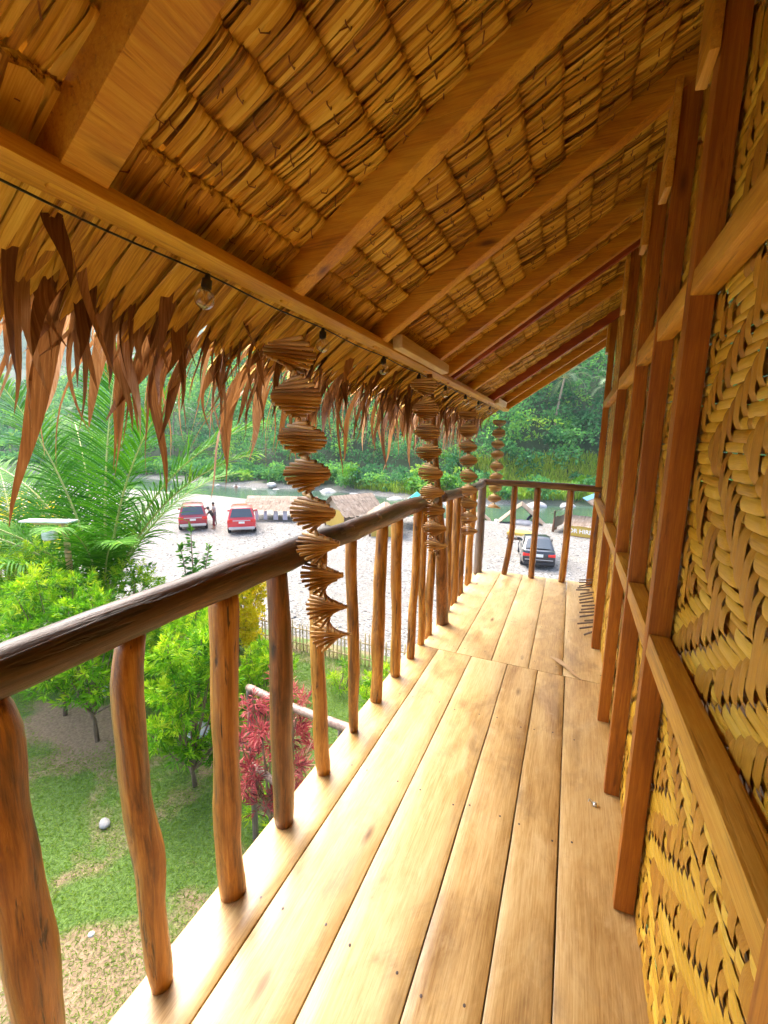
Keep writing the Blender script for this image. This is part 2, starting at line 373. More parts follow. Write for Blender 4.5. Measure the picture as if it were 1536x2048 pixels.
for i in range(5): board(xf[i], xf[i + 1], 2.757, 4.86, xg[i], xg[i + 1])

# railing
rail = empty('railing', parent=hut)
def log(name, pts, rad, mat, parent, n=14, wob=.08, sub=6, lump=.04):
    pts = np.asarray(pts, float); s = np.concatenate([[0], np.cumsum(np.linalg.norm(np.diff(pts, axis=0), axis=1))])
    k = max(6, int(s[-1] / .035)); u = np.linspace(0, s[-1], k)
    # smooth interpolation
    P = np.stack([np.interp(u, s, pts[:, i]) for i in range(3)], -1)
    for _ in range(3): P[1:-1] = (P[:-2] + 2 * P[1:-1] + P[2:]) / 4
    rr = np.interp(u, s, np.broadcast_to(np.asarray(rad, float), (len(pts),)))
    sd = int(rng.integers(1e6)); rr = rr * (1 + lump * noise1(u * 9, sd))
    rr[0] *= .93; rr[-1] *= .93
    mb = MB(); mb.tube(P, rr, n, rng.random(), 0, True, wob, sd); return mb.build(name, mat, parent)
RX = -.89
yz = [(-2.28, 1.03), (-.6, 1.03), (.36, 1.042), (.58, 1.045), (.73, 1.05), (.88, 1.05), (1.0, 1.052), (1.18, 1.05), (1.4, 1.054), (1.65, 1.05), (1.98, 1.055), (2.3, 1.06), (2.62, 1.055), (3.0, 1.05)]
xx = [-.89, -.89, -.89, -.895, -.89, -.885, -.885, -.89, -.895, -.892, -.885, -.89, -.893, -.89]
rd = [.047, .047, .046, .047, .048, .048, .050, .054, .048, .047, .047, .052, .046, .04]
h = log('handrail', [(x, y, z) for x, (y, z) in zip(xx, yz)], rd, [M_rail, M_rail_greysheen], rail, 18, .06, lump=.05)
cen = np.zeros(len(h.data.polygons) * 3); h.data.polygons.foreach_get('center', cen); cen = cen.reshape(-1, 3)
h.data.polygons.foreach_set('material_index', (cen[:, 1] + .12 * np.sin(cen[:, 2] * 60) > 1.62).astype(np.int32))  # sky sheen on the far part of this log, painted as grey
for (y, z, dx) in ((1.62, 1.075, .025), (1.9, 1.08, .03), (2.28, 1.09, .02)):
    mbk = MB(); mbk.tube([(RX + dx * .2, y, z - .03), (RX + dx, y, z + .006), (RX + dx * 1.1, y, z + .012)], [.028, .02, .012], 9, .5, 0, True, .15, int(y * 100)); mbk.build('branch_stub', M_rail_greysheen, rail)
log('handrail', [(-.885, 3.1, 1.045), (-.89, 3.6, 1.02), (-.885, 4.2, 1.01), (-.888, 4.72, 1.012)], [.043, .042, .044, .042], M_rail_greysheen, rail, 16, .06)
log('handrail', [(-.90, 4.78, 1.03), (-.5, 4.785, 1.03), (0, 4.775, 1.022), (.40, 4.78, 1.01)], [.036, .035, .037, .036], M_raild, rail, 14, .06)
P2 = [(0, .615, 1.0), (0, .59, .9), (.004, .59, .75), (.002, .59, .6), (0, .597, .51), (.004, .617, .39), (-.004, .61, .26), (0, .612, .09), (.003, .615, 0)]
P1 = [(0, .335, 1.0), (.004, .352, .94), (0, .35, .88), (0, .342, .77), (.005, .34, .69), (0, .348, .61), (0, .35, .55), (.004, .352, .43), (0, .352, .34), (0, .352, .2), (0, .345, 0)]
log('baluster', [(-.905 + a, y, z) for a, y, z in P1], [.036, .042, .041, .040, .046, .043, .041, .044, .043, .042, .042], M_log, rail, 16, .10, lump=.05)
log('baluster', [(-.905 + a, y, z) for a, y, z in P2], [.033, .037, .034, .033, .037, .040, .031, .033, .031], M_log, rail, 16, .10, lump=.05)
# (bottom y, x, top y, radius, material)
bal = [(.06, -.905, .06, .038, 0), (-.24, -.905, -.22, .036, 0), (-.55, -.905, -.55, .038, 0), (-.86, -.905, -.85, .036, 0), (-1.2, -.905, -1.2, .038, 0), (-1.55, -.905, -1.55, .036, 0), (-1.9, -.905, -1.9, .038, 0),
       (.875, -.895, .885, .038, 0), (1.15, -.905, 1.155, .040, 1), (1.43, -.905, 1.40, .032, 0), (1.735, -.91, 1.71, .029, 0), (2.015, -.91, 2.05, .034, 0),
       (2.30, -.91, 2.27, .031, 0), (2.56, -.905, 2.62, .030, 0), (2.775, -.905, 2.74, .027, 0), (2.965, -.91, 2.98, .03, 0),
       (3.47, -.905, 3.43, .030, 0), (3.70, -.91, 3.73, .036, 0), (3.99, -.91, 3.97, .033, 0), (4.32, -.91, 4.36, .034, 0)]
for k, (yb, x, yt, r, mi) in enumerate(bal):
    g = np.random.default_rng(k + 40); z0 = -.034 if yb > 2.77 else 0
    zz = np.linspace(z0, 1.012, 7); pts = [(x + g.normal() * .004, yb + (yt - yb) * (z / 1.0) + g.normal() * .005, z) for z in zz]
    log('baluster', pts, r * (1 + .06 * g.normal(size=7)), M_logd if mi else M_log, rail, 14, .08)
log('corner_post', [(-.895, 4.75, -.03), (-.893, 4.76, .5), (-.89, 4.755, 1.06)], [.05, .047, .043], M_grey, rail, 14, .08)
for (xb, xt, r, bend) in ((-.605, -.548, .030, .03), (-.313, -.312, .033, .004), (-.003, .012, .036, .006), (.325, .298, .042, -.03)):
    zz = np.linspace(0, 1.0, 8)
    log('baluster', [(xb + (xt - xb) * z + bend * sin(z * pi) * (1 if z < .7 else .6), 4.785, z) for z in zz], r, M_logd if r > .04 else M_log, rail, 14, .07)
log('roof_post', [(-.868, 3.40, -2.8), (-.868, 3.30, -1), (-.865, 3.20, 0), (-.862, 3.08, .6), (-.866, 2.90, 1.2), (-.868, 2.66, 1.876)], [.06, .056, .052, .046, .022, .019], M_logd, hut, 16, .08)
for (x, y) in ((-.88, 4.7), (-.86, .2), (.45, .2), (.45, 4.7), (.45, 2.5)):
    log('stilt', [(x, y, -2.95), (x + .01, y, -1.4), (x, y, -.165)], [.065, .06, .055], M_grey, hut, 12, .08)

# roof: plate, rafters, thatch
SL = .66
roof_obj = None
def zr(x, off=0): return 1.90 + off + SL * (x + .82)
YR0, YR1 = -2.4, 5.95
roof = empty('roof', parent=hut)
bevbox('eave_plate', -.90, -.82, YR0, YR1, 1.878, 1.908, M_plate, roof, .005)
bevbox('splice_block', -.817, -.765, 1.93, 2.74, 1.884, 1.945, M_pale, roof, .006, jitter=.003)
bevbox('splice_block', -.817, -.77, 4.80, 5.36, 1.884, 1.94, M_pale, roof, .006, jitter=.003)
ang = math.atan(SL)
def rafter(y, wd, dp, mat, red=False):
    x0, x1 = -.865, 1.62; L = (x1 - x0) / cos(ang)
    Mx = Matrix.Translation((x0, y, zr(x0))) @ Matrix.Rotation(-ang, 4, 'Y')
    o = bevbox('rafter', 0, L, -wd / 2, wd / 2, 0, dp, mat, roof, .004, mtx=Mx); return o
for (y, wd, mat) in ((-.12, .05, M_raf), (.545, .082, M_plate), (1.18, .060, M_raf), (1.85, .060, M_raf), (2.555, .056, M_raf), (2.945, .054, M_raf), (3.08, .042, M_rafred),
                     (3.76, .055, M_raf), (4.72, .055, M_rafred), (5.36, .055, M_raf), (5.90, .055, M_raf)):
    rafter(y, wd, .079, mat)
mb = MB()
for k in range(25):
    xk = -.806 + .098 * k
    pitch = .0088 if k < 13 else .04
    ny = int((YR1 - YR0 + .03) / pitch); yy = YR0 + np.arange(ny) * pitch + rng.normal(size=ny) * .003
    wdt = pitch * (.95 + .75 * rng.random(ny))
    dx = np.array([0.010, 0.012, -.002, -.03, -.07, -.115, -.2]); off = np.array([.095, .0885, .0870, .0905, .0985, .109, .128])
    skew = rng.normal(size=ny) * .0035 + .012 * noise1(yy * 2.3, 100 + k) 
    lift = rng.normal(size=ny) * .0011
    sagk = .012 * np.sin(np.clip((yy % .68) / .68, 0, 1) * pi)                  # rows sag a little between rafters
    xj = rng.normal(size=ny) * .0018 + .005 * noise1(yy * 2.0, 300 + k) + .002 * noise1(yy * 16, 350 + k)
    Xc = xk + dx[None, :] + xj[:, None]
    Yc = yy[:, None] + skew[:, None] * (-dx[None, :] / .1)
    Zc = zr(Xc, 0) + off[None] + lift[:, None] * (1 + 12 * -dx[None]) - .0 * sagk[:, None]
    C = np.stack([Xc, Yc, Zc], -1)
    cup = rng.choice([-1, 1], ny) * (.001 + .0022 * rng.random(ny))
    tw = rng.normal(size=ny) * .38
    P = []
    for q, cz in ((-1, 0), (-.3, 1), (.35, .9), (1, 0)):
        A = C.copy(); A[..., 1] += q * wdt[:, None] / 2; A[..., 2] += (cup * cz)[:, None] + (tw * q * wdt / 2)[:, None]; P.append(A)
    rr = np.clip(.52 + .27 * rng.normal(size=ny) + .15 * noise1(yy * 3, 200 + k), 0, 1)
    mb.grids(np.stack(P, 2), rr)
    if k < 13:                                                                   # stitches through every row
        ys = np.arange(YR0 + rng.random() * .05, YR1, .062); ys = ys + rng.normal(size=len(ys)) * .016
        for y in ys:
            d = -.042 + rng.normal() * .006; x = xk + d; z = zr(x, .087 + .0)
            a = rng.normal() * .5
            vx, vy = .012 * sin(a), .012 * cos(a)
            mb.tube([(x - vx, y - vy, z + SL * -vx + .008), (x - vx * .6, y - vy * .7, z - .003 - SL * vx * .6), (x + vx * .6, y + vy * .7, z - .003 + SL * vx * .6), (x + vx, y + vy, z + SL * vx + .008)], .0016, 4, .5, 1, False)
            if rng.random() < .14: mb.tube([(x, y, z - .002), (x - .012, y + rng.normal() * .008, z - .016)], .0014, 4, .5, 1, False)
# outer layer of the thatch that keeps the light out
nx = 40; xo = np.linspace(-.86, 1.66, nx); yo = np.linspace(YR0, YR1 + .03, 60); X, Y = np.meshgrid(xo, yo, indexing='ij')
Z = zr(X, .160) + .008 * fbm(X * 20, Y * 20, 4); mb.grids(np.stack([X, Y, Z], -1)[None], [.3])
X2 = 3.32 - X; mb.grids(np.stack([X2, Y, Z], -1)[None], [.3])                   # the other slope
th = mb.build('thatch', [M_thatch, M_stitch], roof)
# light underlayer of eave leaves, then dark ragged fringe
mb = MB()
for layer in range(2):
    ny = 430; yy = YR0 + (np.arange(ny) + rng.random(ny) * .6) * (YR1 - YR0) / ny
    ln = .36 + .04 * rng.normal(size=ny) + .04 * layer; ln = np.clip(ln, .17, .45)
    k = 8; u = np.linspace(0, 1, k)
    x0 = -.80; Xc = x0 - ln[:, None] * u[None]
    wd = (.019 + .010 * rng.random(ny))[:, None] * np.where(u < .72, 1, np.clip((1.02 - u) / .30, .05, 1))[None]
    skew = rng.normal(size=ny) * .03
    Yc = yy[:, None] + skew[:, None] * u[None]
    Zc = zr(Xc, .090 + .012 * layer) + .012 * u[None] ** 2 + (rng.normal(size=ny) * .004)[:, None] - (np.abs(rng.normal(size=ny)) * .02)[:, None] * u[None] ** 3
    C = np.stack([Xc, Yc, Zc], -1); cup = .004 + .004 * rng.random(ny)
    P = []
    for q, cz in ((-1, -1), (0, 1), (1, -1)):
        A = C.copy(); A[..., 1] += q * wd; A[..., 2] += (cup * cz)[:, None]; P.append(A)
    mb.grids(np.stack(P, 2), np.clip(.42 + .2 * rng.normal(size=ny), 0, 1))
mb.build('eave_leaves', M_thatch, roof)
mb = MB()
def fringe(ny, xs0, lmin, lmax, wmin, wmax, sd, offz, dark):
    g = np.random.default_rng(sd)
    yy = YR0 + (np.arange(ny) + g.random(ny)) * (YR1 - YR0) / ny
    k = 14; u = np.linspace(0, 1, k)
    ln = lmin + (lmax - lmin) * g.random(ny) ** 1.4
    a0 = -math.atan(SL) + g.normal(size=ny) * .08; a1 = -R(88) + g.normal(size=ny) * .13
    bendp = .18 + .22 * g.random(ny)
    A = a0[:, None] + (a1 - a0)[:, None] * np.clip((u[None] - .05) / (bendp[:, None] + .30), 0, 1) ** 1.1
    A = A + .25 * np.sin(u[None] * 7 + g.random((ny, 1)) * 6) * u[None]
    ds = ln[:, None] / (k - 1)
    Xc = xs0 + (g.normal(size=ny) * .05)[:, None] - np.concatenate([np.zeros((ny, 1)), np.cumsum(np.cos(A[:, :-1]) * ds, 1)], 1)
    Zs = np.concatenate([np.zeros((ny, 1)), np.cumsum(np.sin(A[:, :-1]) * ds, 1)], 1)
    Zc = zr(Xc[:, :1], offz) + Zs + (g.normal(size=ny) * .006)[:, None]
    Yc = yy[:, None] + (g.normal(size=ny) * .07 - .04)[:, None] * u[None] ** 1.5 + .014 * np.sin(u[None] * 5 + g.random((ny, 1)) * 6) * u[None]
    C = np.stack([Xc, Yc, Zc], -1)
    w0 = wmin + (wmax - wmin) * g.random(ny)
    prof = np.interp(u, [0, .15, .4, .6, .82, 1], [.3, .75, 1, .85, .45, .03]); W = w0[:, None] * prof[None] * (1 + .12 * np.sin(u[None] * 9 + g.random((ny, 1)) * 6))
    tw = (g.normal(size=ny) * .9)[:, None] * u[None] + (g.normal(size=ny) * .25)[:, None]
    T = np.gradient(C, axis=1); T /= np.linalg.norm(T, axis=2, keepdims=True)
    Yv = np.array([0, 1.0, 0]); nrm = np.cross(T, np.broadcast_to(Yv, T.shape)); nrm /= np.linalg.norm(nrm, axis=2, keepdims=True)
    sv = np.cos(tw)[..., None] * Yv + np.sin(tw)[..., None] * nrm; nv = np.cross(T, sv)
    fold = W * (.35 * g.random(ny)[:, None])
    P = np.stack([C - sv * W[..., None] + nv * fold[..., None], C, C + sv * W[..., None] + nv * fold[..., None]], 2)
    mb.grids(P, np.clip(dark + .2 * g.normal(size=ny), 0, 1))
fringe(110, -1.05, .40, .78, .016, .034, 1, 0.128, .35)
fringe(320, -1.07, .26, .60, .006, .018, 2, 0.134, .45)
fringe(260, -1.04, .22, .46, .010, .024, 3, 0.120, .3)
fringe(420, -1.09, .26, .62, .0015, .005, 4, 0.132, .7)
mb.build('eave_fringe', M_fringe, roof)
# gable end strip and tip board beyond the wall
bevbox('gable_board', .36, .42, 5.86, 5.90, 2.50, 2.80, M_batten, roof, .004)

bw = MB()  # unseen end wall behind the camera, added to darken faces turned that way
for i, x in enumerate(np.arange(-.93, .30, .12)): bw.box(x, x + .117, -2.32, -2.30 + .003 * (i % 2), 0, zr(x + .06, .07), rng.random())
bw.build('end_wall', M_stud, hut, smooth=False)
for y in (-2.2, -1.5, -.8): rafter(y, .058, .079, M_raf)
bevbox('side_wall', .29, .315, -2.3, -.21, 0, 2.69, M_stud, hut, .003)  # unseen wall run beyond the weave, added with the end wall for its shade
ib = MB(); ib.box(.34, 2.95, -2.3, 4.85, -.035, -.004, .5)  # unseen room shell, added behind the weave to keep its gaps dark
ib.build('unseen_room_floor', M_pale, hut, smooth=False)
bevbox('unseen_back_wall', 2.9, 2.94, -2.3, 4.85, 0, 1.9, M_stud, hut, .003)  # added far side of the unseen room, blocks brightness behind the weave
bevbox('unseen_room_end_wall', .33, 2.9, 4.81, 4.84, 0, 1.1, M_stud, hut, .003)  # added low, light still enters the unseen room above it
bevbox('unseen_room_end_wall', .33, 2.9, -2.34, -2.30, 0, 2.6, M_stud, hut, .003)
# woven wall
WX = .302
def weave(name, parent):
    g = np.random.default_rng(5)
    y0, y1, z0, z1 = -.2, 4.80, -.03, 2.715
    ph = []; z = z0
    while z < z1:
        s = float(np.clip(g.normal(.0235, .0055), .011, .036)); ph.append((z + s / 2, s)); z += s
    pv = []; y = y0
    while y < y1:
        s = float(np.clip(g.normal(.0345, .0055), .021, .048)); pv.append((y + s / 2, s)); y += s
    ph = np.array(ph); pv = np.array(pv); nh, nv = len(ph), len(pv)
    i = np.arange(nv)[:, None]; j = np.arange(nh)[None]
    per = 26; tri = np.abs((j % per) - per // 2)
    per2 = 22; blk = (i // 11) % 2
    over = (((i + tri) % 7) < 3)
    over = np.where(g.random((nv, nh)) < .04, ~over, over)
    sgn = np.where(over, 1.0, -1.0)                    # +1: the strip across lies in front
    mb = MB()
    for jj in range(nh):                               # strips across (along Y)
        sub = 5; ns = nv * sub
        yc = np.interp(np.arange(ns + 1) / sub, np.arange(nv + 1), np.concatenate([pv[:, 0] - pv[:, 1] / 2, [pv[-1, 0] + pv[-1, 1] / 2]]))
        s = np.interp(yc, pv[:, 0], sgn[:, jj])
        s = np.sign(s) * np.abs(s) ** .6
        k = np.array([.2, .6, .2]); s = np.convolve(np.pad(s, 1, 'edge'), k, 'valid')
        zc, hw = ph[jj]; zz = zc + .0022 * noise1(yc * 4, jj)
        hw2 = hw / 2 * (.97 + .08 * g.random()); c = np.linspace(-1, 1, 6)
        amp = .0052; crown = .0016 + .0024 * (hw / .03)
        X = WX - s[:, None] * amp - (crown * np.sqrt(np.clip(1 - c ** 2, 0, 1)))[None] * (1 + .15 * noise1(yc * 25, jj + 999))[:, None]
        Y = np.broadcast_to(yc[:, None], X.shape); Z = zz[:, None] + c[None] * hw2
        mb.grids(np.stack([X, Y, Z], -1)[None], [np.clip(.5 + .22 * g.normal(), 0, 1)], 0)
        if g.random() < .4:
            pass
    for ii in range(nv):
        sub = 4; ns = nh * sub
        zc = np.interp(np.arange(ns + 1) / sub, np.arange(nh + 1), np.concatenate([ph[:, 0] - ph[:, 1] / 2, [ph[-1, 0] + ph[-1, 1] / 2]]))
        s = np.interp(zc, ph[:, 0], -sgn[ii]); k = np.array([.06, .1, .15, .19, .19, .15, .1, .06])[:7]; k = k / k.sum(); s = np.convolve(np.pad(s, 3, 'edge'), k, 'valid')
        yc, wv = pv[ii]; yy = yc + .003 * noise1(zc * 3.5, ii + 5000) + .004 * noise1(zc * 9, ii + 7000)
        hw2 = wv / 2 * (.96 + .10 * g.random()); c = np.linspace(-1, 1, 5)
        wmod = 1 - .06 * np.clip(-s, 0, 1)
        X = WX - s[:, None] * .0088 - (.0018 * (1 - c ** 2))[None]
        Y = yy[:, None] + c[None] * hw2 * wmod[:, None]; Z = np.broadcast_to(zc[:, None], X.shape)
        mb.grids(np.stack([X, Y, Z], -1)[None][:, :, ::-1], [np.clip(.5 + .2 * g.normal(), 0, 1)], 1)
    return mb.build(name, [M_wh, M_wv], parent)
wall = weave('woven_wall', hut)
studs = [(.478, .524), (1.332, 1.376), (1.828, 1.868), (2.352, 2.392), (3.245, 3.288), (4.752, 4.80)]
for y0, y1 in studs: bevbox('stud', .233, .288, y0, y1, .001, 2.66, M_stud, wall, .003, jitter=.0015)
for (a, b_) in zip(studs[:-1], studs[1:]):
    bevbox('batten', .236, .286, a[1] + .001, b_[0] - .001, .868, .932, M_batten, wall, .003, jitter=.0015)
    bevbox('batten', .236, .286, a[1] + .001, b_[0] - .001, 1.815, 1.88, M_batten, wall, .003, jitter=.0015)
bevbox('batten', .236, .286, -.2, studs[0][0] - .001, .868, .932, M_batten, wall, .003)
bevbox('batten', .236, .286, -.2, studs[0][0] - .001, 1.815, 1.88, M_batten, wall, .003)
for k, (y0, y1) in enumerate(studs):
    bevbox('cleat', .208, .232, y0 - .02, y1 + .055, 2.30 + .03 * (k % 2), 2.62, M_batten, wall, .003, jitter=.002)

# ------------------------------------------------------------------ string lights
m, t, b = newmat('bulb_glass'); t.nodes.remove(b)
tr = N(t, 'ShaderNodeBsdfTransparent'); tr.inputs[0].default_value = (.93, .90, .82, 1); gl = N(t, 'ShaderNodeBsdfGlossy'); gl.inputs['Roughness'].default_value = .02
fr = N(t, 'ShaderNodeLayerWeight'); fr.inputs[0].default_value = .35; mx = N(t, 'ShaderNodeMixShader')
t.links.new(fr.outputs['Facing'], mx.inputs[0]); t.links.new(tr.outputs[0], mx.inputs[1]); t.links.new(gl.outputs[0], mx.inputs[2])
t.links.new(mx.outputs[0], t.nodes['Material Output'].inputs[0]); M_glass = m
M_brass = plain('filament', (.75, .38, .10), .3, .8)
lights = empty('string_lights', (-.9, -.6, 1.87), label='black cable of clear globe bulbs strung along the eave beam', cat='string lights')
def part_world(o, root):
    o.parent = root; o.matrix_parent_inverse = Matrix.Translation(-Vector(root.location)) if not root.rotation_euler.z else root.matrix_basis.inverted(); return o
by = [-.2, .345, .90, 1.46, 2.03, 2.57, 3.17, 3.80, 4.37, 5.02, 5.6]
pts = []
for a, c in zip(by[:-1], by[1:]):
    for q in np.linspace(0, 1, 7)[:-1]: pts.append((-.905 + .002 * sin(q * 9), a + (c - a) * q, 1.872 - .006 * sin(q * pi)))
mb = MB(); mb.tube(pts, .0024, 6); part_world(mb.build('cable', M_black), lights)
def sphere_mb(mb, c, r, nu=14, nv=9, sz=1.0, rnd=.5, m=0):
    th = np.linspace(0, pi, nv); ph = np.linspace(0, 2 * pi, nu)
    P = np.stack([np.sin(th)[:, None] * np.cos(ph)[None], np.sin(th)[:, None] * np.sin(ph)[None], np.cos(th)[:, None] * np.ones(nu)[None] * sz], -1) * r + np.asarray(c)
    mb.grids(P[None], [rnd], m)
bulb0 = None
for y in by[1:-1]:
    if bulb0 is None:
        mb = MB(); sphere_mb(mb, (0, 0, -.057), .0262, 18, 12); mb.tube([(0, 0, -.025), (0, 0, -.036)], [.012, .013], 12, .5, 0, False)
        bme = mb.build('bulb', M_glass).data
        mb = MB(); mb.tube([(0, 0, .006), (0, 0, -.006), (0, 0, -.008), (0, 0, -.028), (0, 0, -.034)], [.006, .008, .013, .0135, .011], 12)
        sme = mb.build('socket', M_black).data
        mb = MB(); mb.tube([(-.006, 0, -.036), (-.004, 0, -.058), (0, 0, -.066), (.004, 0, -.058), (.006, 0, -.036)], .0012, 5)
        fme = mb.build('filament', M_brass).data
        for nm in ('bulb', 'socket', 'filament'):
            for o in [o for o in COL.objects if o.name == nm and o.parent is None]: bpy.data.objects.remove(o)
        bulb0 = True
    o = link('bulb', bme, None); o.parent = lights; o.location = Vector((-.905, y, 1.868)) - Vector(lights.location)
    o.rotation_euler = (rng.normal() * .15, .1 + rng.normal() * .15, 0)
    for nm, me in (('socket', sme), ('filament', fme)):
        c = link(nm, me, None); c.parent = o

# ------------------------------------------------------------------ bamboo chimes
mb = MB(); mb.tube([(-.5, 0, 0), (-.17, 0, .0), (.17, 0, 0), (.5, 0, 0)], [.5, .5, .5, .5], 8)
V = np.concatenate(mb.V); V[:, 0] = V[:, 0]
stick_me = mesh('stick', V, [np.concatenate(mb.Q), np.concatenate(mb.T)], np.concatenate(mb.r)); stick_me.materials.append(M_chime)
def stickmat():
    m, t, b = newmat('bamboo_stick')
    oi = N(t, 'ShaderNodeObjectInfo'); g = noise(t, coords(t, (3, 30, 30)), 1, 5)
    f = mathn(t, 'ADD', mathn(t, 'MULTIPLY', oi.outputs['Random'], .5), mathn(t, 'MULTIPLY', g, .5))
    t.links.new(ramp(t, [(.2, (.20, .085, .018)), (.5, (.42, .22, .05)), (.8, (.60, .38, .13))], f), b.inputs['Base Color']); b.inputs['Roughness'].default_value = .5
    return m
stick_me.materials[0] = stickmat()
def chime(top, bot, width, n, r, turns, label, phase, cordtop):
    root = empty('bamboo_chime', top, label=label, cat='wind chime', group='bamboo spiral chimes along the eave')
    top = Vector(top); bot = Vector(bot)
    for i in range(n):
        q = i / (n - 1); p = top.lerp(bot, q) - top
        o = link('stick', stick_me, None); o.parent = root; o.location = p
        a = phase + turns * pi * q + .15 * sin(q * 20)
        o.rotation_euler = (rng.normal() * .02, rng.normal() * .025 - .03, a); L = width * (1 + rng.normal() * .012)
        o.scale = (L, 2 * r * (1 + rng.normal() * .08), 2 * r * (1 + rng.normal() * .08))
    mb = MB()
    for s in (-1, 1):
        pts = []
        for i in range(n):
            q = i / (n - 1); a = phase + turns * pi * q; p = top.lerp(bot, q) - top
            pts.append((p.x + s * .012 * cos(a), p.y + s * .012 * sin(a), p.z))
        c = Vector(cordtop) - top
        mb.tube([tuple(c)] + [(c.x * (1 - f) + pts[0][0] * f, c.y * (1 - f) + pts[0][1] * f, c.z * (1 - f) + pts[0][2] * f) for f in (.3, .6, .9)] + pts, .0016, 4)
    part_world(mb.build('cord', M_string), root); root_c = root.children[-1]; root_c.matrix_parent_inverse = Matrix()
    return root
chime((-.80, 1.095, 1.745), (-.79, 1.325, .685), .155, 98, .0060, 8.6, 'largest bamboo stick spiral chime, the one nearest the camera swinging over the handrail', 2.75, (-.84, 1.09, 1.88))
chime((-.80, 2.345, 1.80), (-.80, 2.74, .70), .155, 92, .0060, 8.8, 'second spiral chime of stacked sticks, in front of the tall roof post', 2.6, (-.83, 2.36, 1.88))
chime((-.80, 3.47, 1.70), (-.80, 3.76, .64), .150, 88, .0060, 8.4, 'third spiral chime of stacked sticks, between the roof post and the corner post', 2.9, (-.83, 3.46, 1.88))
chime((-.79, 5.02, 1.71), (-.79, 4.99, .72), .150, 84, .0060, 8.0, 'smallest looking spiral chime, hanging outside the cross rail at the far corner', 2.9, (-.82, 5.03, 1.88))
# the stick ladder leaning along the far end of the wall
g_ = np.random.default_rng(3)
lad = empty('stick_bundle', (.19, 4.2, 0), label='row of grey sticks tied in a ladder lying where the floor meets the far wall', cat='stick ladder')
lad_me = stick_me.copy(); lad_me.materials[0] = M_grey
for i, y in enumerate(np.linspace(3.45, 4.66, 17)):
    o = link('stick', lad_me, None); o.parent = lad; o.location = (.03 + g_.normal() * .01, y - 4.2, .04 + .05 * (i / 15)); o.rotation_euler = (0, -.3 + g_.normal() * .1, g_.normal() * .1); o.scale = (.12, .015, .015)

# ------------------------------------------------------------------ small things on the floor
mb = MB(); C = np.array([[(-.03, 2.98, .004), (.02, 2.93, .012), (.07, 2.87, .014), (.115, 2.80, .006), (.165, 2.745, .004)]]); S = np.zeros_like(C); S[0, :, 0] = [.004, .016, .017, .008, .003]; S[0, :, 1] = [.004, .015, .013, .006, .002]
mb.strips(C, S); C2 = C.copy(); C2[..., 2] += .0025; mb.strips(C2, S * .96)
M_husk = plain('dry_husk', (.52, .36, .20), .6)
lf = mb.build('dry_leaf_strip', M_husk); tag(lf, 'curled dry leaf strip lying across the floorboard joint', 'leaf')
mb = MB(); mb.box(.190, .204, 1.735, 1.752, .001, .010); mb.tube([(.19, 1.75, .005), (.175, 1.757, .012), (.172, 1.745, .009)], .002, 6)
tag(mb.build('metal_clip', plain('tin', (.6, .6, .58), .35, .7)), 'tiny silver metal clip on the floor beside a wall stud', 'clip')
#__PART2__
# ================================================================== the garden
def gz(x, y): return float(ground_z(np.array([x]), np.array([y]))[0])
# short creeping grass on the lawn
M_grass = leafmat('grass_blade', [(0, (.08, .16, .008)), (.5, (.16, .29, .016)), (1, (.30, .38, .05))], .6, .4, .2)
g = np.random.default_rng(21)
n = 260000
P = np.stack([g.uniform(-9.8, -.7, n), g.uniform(.2, 7.0, n)], -1)
dens = fbm(P[:, 0] * 1.1 + 3, P[:, 1] * 1.1, 31, 4) + .25
path = path_mask(P[:, 0], P[:, 1])
dens = dens + .35 - 1.3 * path
keep = g.random(n) < np.clip(.5 + dens * 1.6, .02, 1)
P = P[keep]; n = len(P)
Z = ground_z(P[:, 0], P[:, 1]) + .022
th = g.random(n) * 6.28; inc = g.uniform(.25, 1.1, n)
D = np.stack([np.cos(th) * np.cos(inc), np.sin(th) * np.cos(inc), np.sin(inc)], -1)
mb = MB(); tone = np.clip(.45 + .25 * fbm(P[:, 0] * 2, P[:, 1] * 2, 77, 3) + .2 * g.normal(size=n), 0, 1)
mb.leaves(np.concatenate([P, Z[:, None]], 1), D, g.uniform(.03, .065, n), g.uniform(.004, .0075, n), tone, 0, .5)
mb.build('grass', M_grass, kind='stuff')

# stones
M_stone = plain('stone', (.33, .32, .30), .8, var=.25, scale=14)
M_white = plain('white_stone', (.50, .49, .47), .8, var=.2, scale=10)
def rock(name, loc, s, mat, sd, sub=3, **k):
    bm = bmesh.new(); bmesh.ops.create_icosphere(bm, subdivisions=sub, radius=1); q = np.random.default_rng(sd)
    ph = q.random((4, 3)) * 6; fr = q.normal(size=(4, 3)) * 1.5
    for v in bm.verts:
        d = sum(sin(v.co.dot(Vector(fr[i])) + ph[i, 0]) for i in range(4)) * .13
        v.co = v.co * (1 + d); v.co = Vector((v.co.x * s[0], v.co.y * s[1], v.co.z * s[2]))
    me = bpy.data.meshes.new(name); bm.to_mesh(me); bm.free()
    for p in me.polygons: p.use_smooth = True
    o = link(name, me, mat); o.location = loc; o.rotation_euler = (0, 0, q.random() * 6); return tag(o, **k)
rock('stone', (-4.36, 2.47, gz(-4.36, 2.47) + .05), (.075, .062, .042), M_stone, 1, label='single smooth white stone lying alone on the near lawn', cat='stone')
rock('stone', (-3.42, 1.75, gz(-3.4, 1.75) + .03), (.02, .024, .012), M_white, 2, label='smallest pale pebble on the lawn close to the second baluster', cat='stone')
